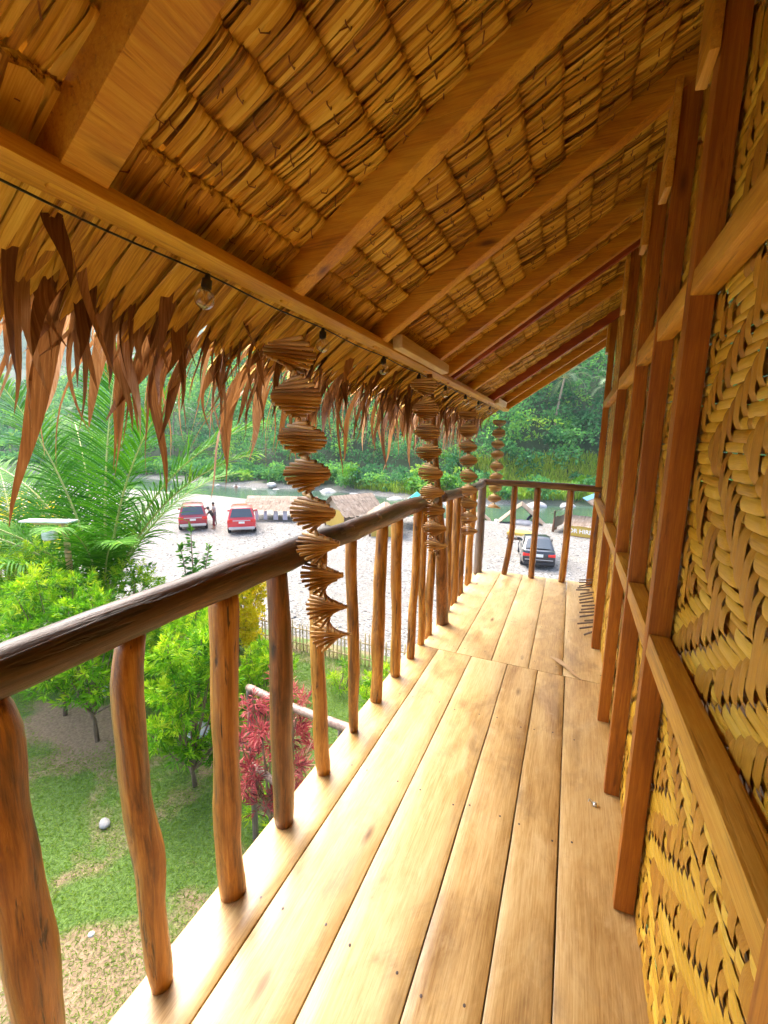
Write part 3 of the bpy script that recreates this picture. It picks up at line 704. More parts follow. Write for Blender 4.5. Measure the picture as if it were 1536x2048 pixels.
for i, (x, y, s) in enumerate(((-7.35, 4.1, .16), (-6.75, 4.15, .2), (-6.2, 4.25, .17), (-5.7, 3.75, .13), (-4.6, 4.0, .17), (-4.15, 4.0, .12), (-4.35, 4.25, .2), (-7.9, 4.2, .18))):
    rock('stone', (x, y, gz(x, y) + s * .35), (s, s * .8, s * .6), M_stone if i % 2 else M_white, 10 + i, label='grey and white rounded stone in the border under the green shrubs', cat='stone', group='stones bordering the shrub bed')

# shrubs made of whorls of narrow leaves on a branching stem
M_bark = wood('shrub_bark', (.09, .06, .04), (.19, .13, .085), (.30, .22, .15), 2, rough=.85, fine=40, blot=6, bmp=.6)
M_shrub = leafmat('shrub_leaf', [(0, (.04, .16, .006)), (.4, (.13, .36, .008)), (.75, (.30, .53, .014)), (1, (.50, .62, .025))], .55, .45, .25)
M_yel = leafmat('golden_leaf', [(0, (.40, .44, .01)), (.4, (.72, .60, .012)), (1, (.85, .70, .015))], .55, .4, .25)
M_red = leafmat('red_leaf', [(0, (.10, .02, .025)), (.4, (.36, .045, .06)), (.75, (.58, .13, .13)), (1, (.66, .38, .30))], .55, .35, .25)
M_deep = leafmat('deep_leaf', [(0, (.02, .10, .012)), (.5, (.06, .22, .02)), (1, (.18, .42, .03))], .5, .35, .3)
def whorls(mb, c, nw, spread, nl, L, W, g, tone, upbias=.5, lo=.0):
    """c centre; whorl points through a lumpy ball"""
    d = g.normal(size=(nw, 3)); d /= np.linalg.norm(d, axis=1, keepdims=True)
    r = g.random(nw) ** .35
    p = np.asarray(c) + d * r[:, None] * np.asarray(spread)
    ax = d * .8 + np.array([0, 0, upbias]); ax /= np.linalg.norm(ax, axis=1, keepdims=True)
    P = np.repeat(p, nl, 0); A = np.repeat(ax, nl, 0)
    q = g.normal(size=(nw * nl, 3)); q -= A * (q * A).sum(1, keepdims=True); q /= np.linalg.norm(q, axis=1, keepdims=True)
    el = np.tile(np.linspace(.15, 1.25, nl), nw) + g.normal(size=nw * nl) * .15
    D = A * np.cos(el)[:, None] + q * np.sin(el)[:, None]
    P = P - A * (np.tile(np.linspace(0, 1, nl), nw) * L * .8)[:, None]
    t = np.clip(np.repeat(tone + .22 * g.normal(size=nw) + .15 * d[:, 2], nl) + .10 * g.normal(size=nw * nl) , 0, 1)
    mb.leaves(P, D, L * g.uniform(.75, 1.2, nw * nl), W * g.uniform(.8, 1.2, nw * nl), t, 0, .25)
    return p
def shrub(name, x, y, h, rad, trunk, mat, label, cat, seed, nb=14, nw=26, nl=15, L=.10, W=.018, tone=.5, group=None, lo=None, stems=1, z0=None):
    g = np.random.default_rng(seed); zb = gz(x, y) if z0 is None else z0
    root = empty(name, (x, y, zb), label=label, cat=cat, group=group)
    lv = MB(); st = MB()
    tops = [(g.normal() * .05, g.normal() * .05) for _ in range(stems)]
    for s in range(stems):
        st.tube([(tops[s][0] * .4, tops[s][1] * .4, -.05), (tops[s][0], tops[s][1], trunk * .6), (tops[s][0] * 1.5 + g.normal() * .03, tops[s][1] * 1.5 + g.normal() * .03, trunk)], [.032, .024, .02] if stems == 1 else [.018, .014, .011], 8, .5, 0, True, .15, seed + s)
    for k in range(nb):
        a = 2.399 * k + g.random(); f = (k + .5) / nb
        zc = trunk + (h - trunk) * (.08 + .86 * f)
        rr = rad * (1.0 if lo is None else 1) * math.sqrt(max(.05, 1 - (2 * f - .85) ** 2 * .75)) * (.55 + .5 * g.random())
        c = np.array([rr * cos(a), rr * sin(a), zc]) * np.array([.8, .8, 1])
        whorls(lv, c, nw, (rad * .38, rad * .38, rad * .30), nl, L, W, g, tone + .12 * g.normal(), .6)
        m0 = tops[k % stems]; b0 = np.array([m0[0], m0[1], trunk * (.7 + .3 * f)])
        st.tube([b0, b0 * .5 + c * .5 + np.array([0, 0, -.06]), c], [.014, .010, .005], 6, .5, 0, False, 0, k)
    lv.build('foliage', mat, root); st.build('stem', M_bark, root); return root
SG = 'green garden shrubs below the balcony'
shrub('green_shrub', -6.75, 3.42, 2.35, .85, .62, M_shrub, 'bushy green shrub on a straight bare trunk, standing in the bare soil patch', 'shrub', 1, 24, 28, group=SG, tone=.55)
shrub('green_shrub', -5.75, 3.30, 2.15, .72, .62, M_shrub, 'bushy green shrub on a thin trunk at the right edge of the bare soil', 'shrub', 2, 22, 28, group=SG, tone=.5)
shrub('green_shrub', -3.95, 3.35, 2.0, .62, .42, M_shrub, 'green shrub on a short trunk seen between the second and third balusters', 'shrub', 3, 22, 30, group=SG, tone=.5)
shrub('green_shrub', -8.6, 4.0, 2.3, 1.0, .5, M_shrub, 'large leafy shrub at the left edge with a dark gap below its crown', 'shrub', 4, 22, 26, group=SG, tone=.55)
shrub('green_shrub', -7.3, 5.0, 1.9, .9, .3, M_shrub, 'lower green shrub in front of the young coconut palm', 'shrub', 5, 20, 26, group=SG, tone=.6)
shrub('green_shrub', -5.6, 4.75, 1.75, .72, .25, M_shrub, 'rounded green shrub under the handrail beside the golden bush', 'shrub', 6, 20, 26, group=SG, tone=.5)
shrub('green_shrub', -4.15, 4.9, 1.05, .6, .12, M_shrub, 'low feathery green shrub behind the red shrub', 'shrub', 7, 12, 24, group=SG, tone=.62)
shrub('green_shrub', -4.75, 4.15, 1.75, .62, .3, M_shrub, 'lime green shrub filling the gap behind the third baluster', 'shrub', 11, 20, 26, group=SG, tone=.65)
shrub('green_shrub', -9.9, 4.7, 2.3, 1.0, .4, M_shrub, 'leafy shrub at far left beneath the strappy plants', 'shrub', 13, 20, 26, group=SG, tone=.6)
shrub('golden_bush', -5.75, 6.15, 1.9, .62, .2, M_yel, 'bright yellow leaved bush by the bamboo fence, under the handrail', 'bush', 8, 22, 60, 8, .07, .034, tone=.55, stems=3)
shrub('small_shrub', -2.45, 5.35, .95, .34, .1, M_shrub, 'small upright yellowish green shrub next to the low bamboo fence', 'shrub', 9, 9, 20, 9, .06, .018, tone=.75, stems=3)
shrub('red_shrub', -2.32, 2.86, 2.1, .42, .75, M_red, 'red leaved shrub growing through the log stair railing', 'shrub', 10, 20, 15, 12, .095, .011, tone=.5, stems=3)
for i, (x, y, hh) in enumerate(((-3.3, 5.9, .45), (-4.6, 5.7, .5), (-2.1, 4.3, .32), (-2.75, 3.3, .35), (-1.75, 5.1, .4))):
    shrub('ground_plant', x, y, hh, .34, .03, M_shrub, 'low tuft of fine bright green leaves growing on the lawn', 'plant', 60 + i, 7, 16, 9, .09, .010, tone=.6, group='low green tufts on the lawn', stems=2)
# plant with upright leafy plumes
def plume_plant():
    g = np.random.default_rng(12); x, y = -7.2, 6.35; zb = gz(x, y); root = empty('plume_plant', (x, y, zb), label='dark green plant with four upright leafy plumes in front of the red cars', cat='plant')
    lv = MB(); st = MB()
    for k, (dx, dy, h) in enumerate(((-.36, .05, 1.95), (.03, -.02, 2.38), (.36, .1, 2.0), (-.12, .2, 1.55), (.2, -.15, 1.5), (.5, -.05, 1.35))):
        u = np.linspace(0, 1, 9); pts = np.stack([dx * u ** 1.2 * 1.1, dy * u, h * u], -1); st.tube(pts, np.linspace(.022, .007, 9), 7)
        nl = 105; q = g.uniform(.38, 1.0, nl); p = np.stack([np.interp(q, u, pts[:, i]) for i in range(3)], -1)
        a = g.random(nl) * 6.28; el = np.where(q > .93, 1.0, .35) + g.normal(size=nl) * .2
        D = np.stack([np.cos(a) * np.cos(el), np.sin(a) * np.cos(el), np.sin(el)], -1)
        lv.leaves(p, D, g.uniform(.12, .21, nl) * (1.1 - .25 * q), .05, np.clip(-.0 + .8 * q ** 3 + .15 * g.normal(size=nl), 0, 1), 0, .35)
    lv.build('foliage', M_deep, root); st.build('stem', M_bark, root)
plume_plant()

# low bamboo fence
M_bam = strawmat('bamboo', [(.15, (.34, .24, .11)), (.5, (.50, .37, .18)), (.85, (.62, .50, .28))], (30, 30, 4), rough=.5)
def picket_fence(name, x0, y0, x1, y1, pitch, h, r, label, hv=.03, rails=(.3, .85)):
    root = empty(name, (x0, y0, gz(x0, y0)), label=label, cat='fence'); L = math.hypot(x1 - x0, y1 - y0); n = int(L / pitch); g = np.random.default_rng(int(L * 100))
    base = None
    for i in range(n):
        q = i / (n - 1); x, y = x0 + (x1 - x0) * q, y0 + (y1 - y0) * q
        if base is None:
            mb = MB(); mb.tube([(0, 0, -.1), (0, 0, h * .35), (0, 0, h * .36), (0, 0, h * .7), (0, 0, h * .71), (0, 0, h)], [r, r * .93, r * 1.05, r * .93, r * 1.05, r * .92], 7); base = mb.build('picket', M_bam, root); o = base
        else: o = base.copy(); COL.objects.link(o); o.parent = root
        o.location = (x - x0, y - y0, gz(x, y) - root.location.z); o.rotation_euler = (g.normal() * .02, g.normal() * .02, g.random() * 6); o.scale = (1, 1, 1 + g.normal() * hv)
    for f in rails:
        mb = MB(); mb.tube([(0, -r * 1.6, h * f), ((x1 - x0) / 2, (y1 - y0) / 2 - r * 1.6, h * f + gz((x0 + x1) / 2, (y0 + y1) / 2) - root.location.z), (x1 - x0, y1 - y0 - r * 1.6, h * f + gz(x1, y1) - root.location.z)], r * .9, 7, rng.random()); mb.build('cross_rail', M_bam, root)
picket_fence('bamboo_fence', -6.4, 6.72, -.4, 6.66, .085, .60, .0125, 'low fence of thin bamboo pickets edging the lawn beyond the balusters', .06, (.28, .80))
picket_fence('bamboo_fence', -15.9, 4.6, -15.6, 8.15, .095, 1.9, .040, 'tall grey bamboo pole fence behind the strappy plant at far left', .03, (.3, .97))

# log railing of the outside stair
st = empty('stair_railing', (-2.7, 3.0, -2.75), label='weathered log railing of the garden stair running through the red shrub', cat='railing')
def part_log(name, pts, rad, mat, root, n=10):
    pts = [tuple(Vector(p) - Vector(root.location)) for p in pts]; return log(name, pts, rad, mat, root, n, .06)
part_log('handrail', [(-2.78, 3.04, -.99), (-2.1, 2.78, -.84), (-1.2, 2.47, -.62)], [.035, .034, .036], M_rail_greysheen, st)
part_log('lower_rail', [(-2.7, 2.95, -1.75), (-2.0, 2.55, -1.43), (-1.3, 2.2, -1.15)], [.032, .03, .031], M_grey, st)
part_log('post', [(-1.45, 2.55, -2.75), (-1.44, 2.55, -.70)], .03, M_grey, st); part_log('post', [(-2.74, 3.02, -2.78), (-2.75, 3.02, -1.0)], .032, M_grey, st)
part_log('post', [(-2.06, 2.72, -2.75), (-2.05, 2.74, -.86)], .026, M_grey, st)

# ------------------------------------------------------------------ coconut palms
M_frond = leafmat('palm_leaflet', [(0, (.012, .07, .005)), (.4, (.04, .18, .008)), (.75, (.12, .34, .012)), (1, (.36, .52, .03))], .6, .25, .1)
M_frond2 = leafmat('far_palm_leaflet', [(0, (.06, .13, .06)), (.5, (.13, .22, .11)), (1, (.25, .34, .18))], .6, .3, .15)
M_rachis = plain('palm_rib', (.40, .42, .12), .45, var=.2)
M_trunk = wood('palm_trunk', (.16, .12, .08), (.28, .22, .15), (.42, .35, .25), 0, rough=.9, fine=14, blot=4, bmp=.7)
def frond(lv, rb, base, az, el, L, droop, nl, leafL, g, tone, wl=.022, twist=0.0):
    k = 20; u = np.linspace(0, 1, k); e = el - droop * u ** 1.5
    ds = L / (k - 1); h = np.concatenate([[0], np.cumsum(np.cos(e[:-1]) * ds)]); v = np.concatenate([[0], np.cumsum(np.sin(e[:-1]) * ds)])
    side0 = np.array([-sin(az), cos(az), 0]); dir0 = np.array([cos(az), sin(az), 0])
    C = np.asarray(base) + h[:, None] * dir0 + v[:, None] * np.array([0, 0, 1]) + (twist * u ** 2)[:, None] * side0 * L * .2
    rb.tube(C, np.linspace(.032, .005, k) * (L / 4.2), 6, .5)
    T = np.gradient(C, axis=0); T /= np.linalg.norm(T, axis=1, keepdims=True)
    for s in (-1, 1):
        q = np.linspace(.14, .995, nl) + g.normal(size=nl) * .002
        p = np.stack([np.interp(q, u, C[:, i]) for i in range(3)], -1); t = np.stack([np.interp(q, u, T[:, i]) for i in range(3)], -1)
        sv = np.cross(t, [0, 0, 1.0]); sv /= np.linalg.norm(sv, axis=1, keepdims=True) + 1e-9; up_ = np.cross(sv, t)
        ll = leafL * np.interp(q, [.1, .3, .6, .85, 1], [.65, 1, 1, .72, .35]) * g.uniform(.88, 1.1, nl)
        fw = np.interp(q, [0, 1], [.45, 1.25]); d = sv * s + t * fw[:, None] + up_ * (.30 + .15 * g.normal(size=(nl, 1))); d /= np.linalg.norm(d, axis=1, keepdims=True)
        m = 6; w_ = np.linspace(0, 1, m); dr = (.16 + .30 * g.random(nl)) * (1.15 - .3 * q)
        X = p[:, None] + d[:, None] * (ll[:, None] * w_[None])[..., None] + np.array([0, 0, -1.0]) * (dr[:, None] * ll[:, None] * w_[None] ** 2)[..., None]
        wv = np.cross(d, up_); wv = t * 1.0 - d * (t * d).sum(1, keepdims=True); wv /= np.linalg.norm(wv, axis=1, keepdims=True) + 1e-9
        W = wl * .5 * np.interp(w_, [0, .25, .7, 1], [.55, 1, .7, .06])
        S = wv[:, None] * W[None, :, None] * np.ones((nl, 1, 1))
        lv.strips(X, S, np.clip(tone + .12 * g.normal(size=nl) + .12 * (q > .9), 0, 1))
def palm(x, y, z, trunk_h, lean, fr, label, seed, mat=M_frond, nl=75, leafL=.62, tr=.17, wl=.024, group=None, name='coconut_palm'):
    g = np.random.default_rng(seed); root = empty(name, (x, y, z), label=label, cat='palm tree', group=group)
    lv, rb, tk = MB(), MB(), MB(); u = np.linspace(0, 1, 10)
    P = np.stack([lean[0] * u ** 1.5, lean[1] * u ** 1.5, trunk_h * u - .15 * (1 - u)], -1)
    tk.tube(P, np.interp(u, [0, .15, 1], [tr * 1.35, tr, tr * .8]), 12, .5, 0, True, .06, seed)
    top = P[-1]
    for (az, el, L, dr, tone, tws) in fr: frond(lv, rb, top + np.array([.06 * cos(az), .06 * sin(az), .0]), az, el, L, dr, nl, leafL * L / 4.2, g, tone, wl, tws)
    lv.build('fronds', mat, root); rb.build('frond_ribs', M_rachis, root); tk.build('trunk', M_trunk, root); return root
def az_img(a):                                            # a = angle seen from the balcony: 0 to its right, 90 away
    return R(a) + R(23.6)
F1 = [(az_img(80), R(86), 5.2, .35, .45, .1), (az_img(14), R(70), 4.9, 1.0, .55, 0), (az_img(2), R(64), 4.4, .95, .62, 0), (az_img(-50), R(62), 2.7, 1.2, .55, .2),
      (az_img(165), R(64), 4.6, 1.2, .45, 0), (az_img(190), R(46), 4.2, 1.3, .5, 0), (az_img(130), R(72), 4.6, .9, .4, 0), (az_img(50), R(60), 4.2, 1.1, .5, 0),
      (az_img(215), R(58), 4.0, 1.3, .5, 0), (az_img(255), R(50), 3.4, 1.5, .5, 0), (az_img(-85), R(46), 2.8, 1.5, .6, 0), (az_img(110), R(50), 4, 1.2, .45, 0), (az_img(-5), R(80), 4.6, .6, .5, 0), (az_img(178), R(80), 4.8, .55, .45, 0), (az_img(-70), R(66), 3.0, 1.2, .55, 0)]
palm(-8.5, 5.2, gz(-8.5, 5.2), 1.0, (.05, .05), F1, 'young coconut palm with a short trunk and huge arching fronds beside the garden', 31, nl=100, leafL=1.0, wl=.031)
F2 = [(az_img(a), R(e), L, d, t, 0) for a, e, L, d, t in ((0, 60, 3.9, 1.1, .5), (-25, 40, 3.4, 1.3, .55), (20, 74, 4.2, .8, .45), (90, 70, 4, .8, .4), (180, 60, 4, 1.1, .45), (220, 45, 3.6, 1.3, .5), (270, 55, 3.4, 1.3, .5), (135, 60, 4, 1, .4), (-60, 58, 3.2, 1.3, .55))]
palm(-12.7, 5.75, gz(-12.7, 5.75), 1.6, (0, .1), F2, 'coconut palm cut off by the left edge, behind the shrubs', 32, nl=90, leafL=.9, wl=.036)

# strappy plant, lamp post, far golden bush
def strappy(x, y, label, seed, n=26, L=1.3):
    g = np.random.default_rng(seed); zb = gz(x, y); root = empty('strappy_plant', (x, y, zb), label=label, cat='plant'); mb = MB()
    a = g.random(n) * 6.28; e0 = g.uniform(.9, 1.45, n); k = 9; u = np.linspace(0, 1, k); e = e0[:, None] - (g.uniform(.3, 1.1, n))[:, None] * u[None] ** 1.5
    ll = L * g.uniform(.7, 1.15, n); ds = ll[:, None] / (k - 1)
    h = np.cumsum(np.cos(e) * ds, 1); v = np.cumsum(np.sin(e) * ds, 1)
    C = np.stack([h * np.cos(a)[:, None], h * np.sin(a)[:, None], v + .45], -1); W = .042 * np.interp(u, [0, .3, 1], [.7, 1, .05])
    S = np.stack([-np.sin(a), np.cos(a), 0 * a], -1)[:, None] * W[None, :, None]
    N_ = np.zeros_like(C); N_[..., 2] = W * .5
    mb.grids(np.stack([C - S + N_, C, C + S + N_], 2), np.clip(.35 + .2 * g.normal(size=n), 0, 1)); mb.build('leaves', M_deep, root)
    mb = MB(); mb.tube([(0, 0, -.05), (.02, 0, .25), (0, 0, .55)], [.09, .08, .05], 9); mb.build('stem', M_trunk, root)
strappy(-9.35, 4.5, 'dark strappy leaved plant at left of the lamp post', 3, 30, 1.5); strappy(-8.65, 4.75, 'dark strappy leaved plant right behind the lamp post', 4, 26, 1.45)
shrub('golden_bush', -19.0, 9.2, 3.3, 1.5, .6, M_yel, 'yellow flowering bush far left above the tall bamboo fence', 'bush', 14, 18, 34, 7, .13, .06, tone=.5, stems=3)
lp = empty('lamp_post', (-8.25, 4.55, gz(-8.25, 4.55)), label='wooden garden post with a white board on top and a white lantern hanging from it', cat='lamp post')
zb = lp.location.z
o = log('post', [(0, 0, -.1), (.01, 0, 1.2), (0, 0, -0.081 - zb)], [.055, .05, .05], M_pale, lp, 12)
M_wp = plain('white_paint', (.75, .75, .74), .5, var=.05)
dx, dy = -.915, -.40
def arm_box(name, a0, a1, hw, z0, z1, mat):
    mb = MB(); V = [(dx * a + -dy * s * hw, dy * a + dx * s * hw, z) for a in (a0, a1) for s in (-1, 1) for z in (z0, z1)]
    mb.add(V, [[0, 1, 3, 2], [4, 6, 7, 5], [0, 4, 5, 1], [2, 3, 7, 6], [0, 2, 6, 4], [1, 5, 7, 3]]); return mb.build(name, mat, lp, False)
arm_box('arm', -.10, .55, .03, -0.107 - zb, -0.059 - zb, M_pale); arm_box('top_board', -.16, .72, .13, -0.055 - zb, -0.029 - zb, M_wp)
mb = MB(); cx, cy = dx * .29, dy * .29
mb.tube([(cx, cy, -0.193 - zb), (cx, cy, -0.210 - zb), (cx, cy, -0.227 - zb), (cx, cy, -0.365 - zb), (cx, cy, -0.382 - zb)], [.03, .10, .125, .125, .11], 8)
ln = mb.build('lantern', M_wp, lp, False); mb = MB(); mb.tube([(cx, cy, -0.107 - zb), (cx, cy, -0.193 - zb)], .006, 5); c = mb.build('hook', M_black, ln)

# ------------------------------------------------------------------ parked cars
M_tyre = plain('tyre', (.015, .015, .016), .8); M_rim = plain('rim', (.45, .45, .46), .3, .8); M_lamp = plain('tail_lamp', (.75, .02, .012), .2, coat=.6, var=.05)
M_pl = plain('number_plate', (.75, .76, .72), .5, var=.03); M_silver = plain('silver_trim', (.55, .55, .56), .35, .6, var=.05); M_dtrim = plain('dark_trim', (.02, .02, .022), .55)
M_winglass = plain('car_glass', (.04, .055, .065), .06, coat=1.0, var=.05)
def paint(name, col):
    m, t, b = newmat(name); b.inputs['Base Color'].default_value = (*col, 1); b.inputs['Roughness'].default_value = .32; b.inputs['Metallic'].default_value = 0
    b.inputs['Coat Weight'].default_value = 1; b.inputs['Coat Roughness'].default_value = .05; return m
def loft(mb, rings):
    P = np.asarray(rings, float); k, n, _ = P.shape; i = np.arange(k - 1)[:, None]; j = np.arange(n)[None]
    Q = np.stack([i * n + j, i * n + (j + 1) % n, (i + 1) * n + (j + 1) % n, (i + 1) * n + j], -1).reshape(-1, 4)
    V = np.concatenate([P.reshape(-1, 3), P[0].mean(0)[None], P[-1].mean(0)[None]]); b = k * n; jj = np.arange(n)
    T = np.concatenate([np.stack([np.full(n, b), (jj + 1) % n, jj], 1), np.stack([np.full(n, b + 1), (k - 1) * n + jj, (k - 1) * n + (jj + 1) % n], 1)])
    mb.add(V, Q, T)
def car(name, loc, heading, L, W, H, belt, deck, body, suv, label, group=None):
    root = empty(name, (loc[0], loc[1], gz(*loc)), heading, label, 'car', group); hw = W / 2; root.scale = (.87, .87, .87); r = .37 if suv else .31; zb = .33 if suv else .22
    def ring(y, zlo, zhi, w):
        half = [(w * .90, zlo), (w * .99, zlo + .10), (w, zlo + (zhi - zlo) * .45), (w * .985, zhi - .12), (w * .93, zhi - .02), (w * .75, zhi)]
        return [(x, y, z) for x, z in half] + [(-x, y, z) for x, z in half[::-1]]
    a = L / 2; mb = MB()
    if suv: S = [(-a, zb + .22, belt - .10, hw * .86), (-a + .05, zb + .12, belt - .02, hw * .95), (-a + .25, zb + .05, belt, hw), (-.2, zb, belt - .01, hw), (a - 1.35, zb, belt - .04, hw * .99), (a - .9, zb, belt - .08, hw * .97), (a - .2, zb + .05, belt - .2, hw * .92), (a, zb + .2, belt - .35, hw * .8)]
    else: S = [(-a, zb + .22, deck - .10, hw * .80), (-a + .06, zb + .1, deck - .02, hw * .92), (-a + .3, zb + .05, deck, hw * .98), (-a + .75, zb, belt, hw), (-.2, zb, belt - .02, hw), (a - 1.35, zb, belt - .06, hw * .99), (a - .9, zb, belt - .1, hw * .97), (a - .2, zb + .05, belt - .25, hw * .9), (a, zb + .2, belt - .38, hw * .75)]
    loft(mb, [ring(*s) for s in S])
    bo = mb.build('body', body, root); bo.data.set_sharp_from_angle(angle=R(38))
    yr0, yr1, yf1, yf0 = (-a + .06, -a + .42, a - 2.25, a - 1.35) if suv else (-a + .50, -a + 1.15, a - 2.2, a - 1.3)
    z0 = belt - .04; wb, wt = hw * .92, hw * .72
    mb = MB(); rr = []
    for (y, zt, w0, w1, zz) in ((yr0, z0 + .03, wb * .98, wb * .96, z0), (yr0 * .55 + yr1 * .45, z0 + (H - z0) * .5, wb, (wb + wt) / 2, z0), (yr1, H - .03, wb, wt * 1.0, z0), (yr1 + .35, H, wb, wt * 1.02, z0), ((yr1 + yf1) / 2, H + .01, wb, wt * 1.03, z0), (yf1, H - .03, wb, wt, z0), (yf0, z0 + .03, wb * .96, wb * .92, z0)):
        half = [(w0, zz), (w0 * .5 + w1 * .5 + .02, zz * .5 + zt * .5), (w1, zt - .05), (w1 * .86, zt - .005), (w1 * .4, zt + .01)]
        rr.append([(x, y, z) for x, z in half] + [(-x, y, z) for x, z in half[::-1]])
    loft(mb, rr); cb = mb.build('cabin', body, root); cb.data.set_sharp_from_angle(angle=R(38))
    def panel(nm, quad, mat, off, parent=root, n=8):
        q = [np.array(p, float) for p in quad]; nrm = np.cross(q[1] - q[0], q[3] - q[0]); nrm /= np.linalg.norm(nrm); s = np.linspace(0, 1, n)
        P = np.array([[(q[0] * (1 - i) + q[1] * i) * (1 - j) + (q[3] * (1 - i) + q[2] * i) * j + nrm * (off + .03 * (1 - (2 * i - 1) ** 2)) for i in s] for j in s])
        m_ = MB(); m_.grids(P[None], [.5]); return m_.build(nm, mat, parent)
    t0, t1 = .10, .90
    def lerp(a_, b_, q): return tuple(np.array(a_) * (1 - q) + np.array(b_) * q)
    rl0, rl1 = (-wb * .84, yr0 + .01, z0 + .10), (-wt * .86, yr1 - .02, H - .09)
    rwin = panel('rear_window', [(wb * .84, yr0 + .04, z0 + .10), (-wb * .84, yr0 + .04, z0 + .10), (-wt * .86, yr1 - .03, H - .09), (wt * .86, yr1 - .03, H - .09)][::-1], M_winglass, -.0 if suv else -.01)
    # keep the panel outside the cabin skin
    for v in rwin.data.vertices: v.co.y -= .045; v.co.z += .02
    ws = panel('windshield', [(-wb * .84, yf0 - .05, z0 + .10), (wb * .84, yf0 - .05, z0 + .10), (wt * .86, yf1 + .03, H - .09), (-wt * .86, yf1 + .03, H - .09)][::-1], M_winglass, .0)
    for v in ws.data.vertices: v.co.y += .05; v.co.z += .02
    for s in (-1, 1):
        m_ = MB(); ya, yb_ = yr1 - .02, yf1 + .1; V = []
        for y_, zz_ in ((yr0 + .28, z0 + .10), (yf0 - .32, z0 + .10), (yf1 + .02, H - .12), (yr1 + .1, H - .12)):
            q = (zz_ - z0) / (H - z0); V.append((s * (wb + (wt - wb) * q + .055 - .03 * q), y_, zz_))
        m_.add(V, [[0, 1, 2, 3]] if s > 0 else [[3, 2, 1, 0]]); m_.build('side_window', M_winglass, root, False)
        bevbox('mirror', s * (hw + .02) - .09, s * (hw + .02) + .09, a - 1.62, a - 1.5, belt + .0, belt + .13, M_dtrim if not suv else body, root, .03)
        lm = bevbox('tail_lamp', min(s * hw * .50, s * hw * .93), max(s * hw * .50, s * hw * .93), -a - .005, -a + .24, deck - .29, deck - .13, M_lamp, root, .03) if not suv else bevbox('tail_lamp', min(s * hw * .62, s * hw * .965), max(s * hw * .62, s * hw * .965), -a - .01, -a + .22, belt - .27, belt - .05, M_lamp, root, .03)
        for yw in (-a + (.95 if suv else .85), a - .9):
            m_ = MB(); m_.tube([(s * (hw - .21), yw, r), (s * (hw - .19), yw, r), (s * (hw - .02), yw, r), (s * (hw + .005), yw, r)], [r * .9, r, r, r * .92], 22); wh = m_.build('wheel', M_tyre, root)
            m_ = MB(); m_.tube([(s * (hw + .006), yw, r), (s * (hw + .012), yw, r)], [r * .62, r * .55], 16); m_.build('rim', M_rim, wh, False)
    bevbox('number_plate', -.19, .19, -a - .035, -a - .005, (deck if not suv else belt) - (.30 if not suv else .33), (deck if not suv else belt) - (.15 if not suv else .19), M_pl, root, .006)
    bevbox('bumper', -hw * .88, hw * .88, -a - .05, -a + .3, zb + .02, zb + (.22 if suv else .18), M_silver if suv else M_dtrim, root, .05)
    if suv: bevbox('trim_strip', -hw * .60, hw * .60, -a - .022, -a + .02, belt - .16, belt - .11, M_silver, root, .01)
    else: bevbox('trim_strip', -hw * .80, hw * .80, -a - .03, -a + .1, zb + .30, zb + .33, M_silver, root, .008)
    return root
car('parked_car', (-1.30, 21.3), R(9), 4.4, 1.70, 1.46, .92, .98, paint('black_paint', (.012, .013, .018)), False, 'black sedan parked alone on the gravel, seen from behind through the cross rail')
M_redp = paint('red_paint', (.62, .018, .03))
car('parked_car', (-18.7, 20.5), R(41), 4.8, 1.87, 1.78, 1.10, 1.10, M_redp, True, 'bright red sport utility car, the right one of the red pair', 'red cars parked on the gravel')
car('parked_car', (-22.0, 19.7), R(47), 4.7, 1.87, 1.75, 1.08, 1.08, paint('maroon_paint', (.36, .012, .03)), True, 'dark red sport utility car half behind the palm fronds, two people beside it', 'red cars parked on the gravel')

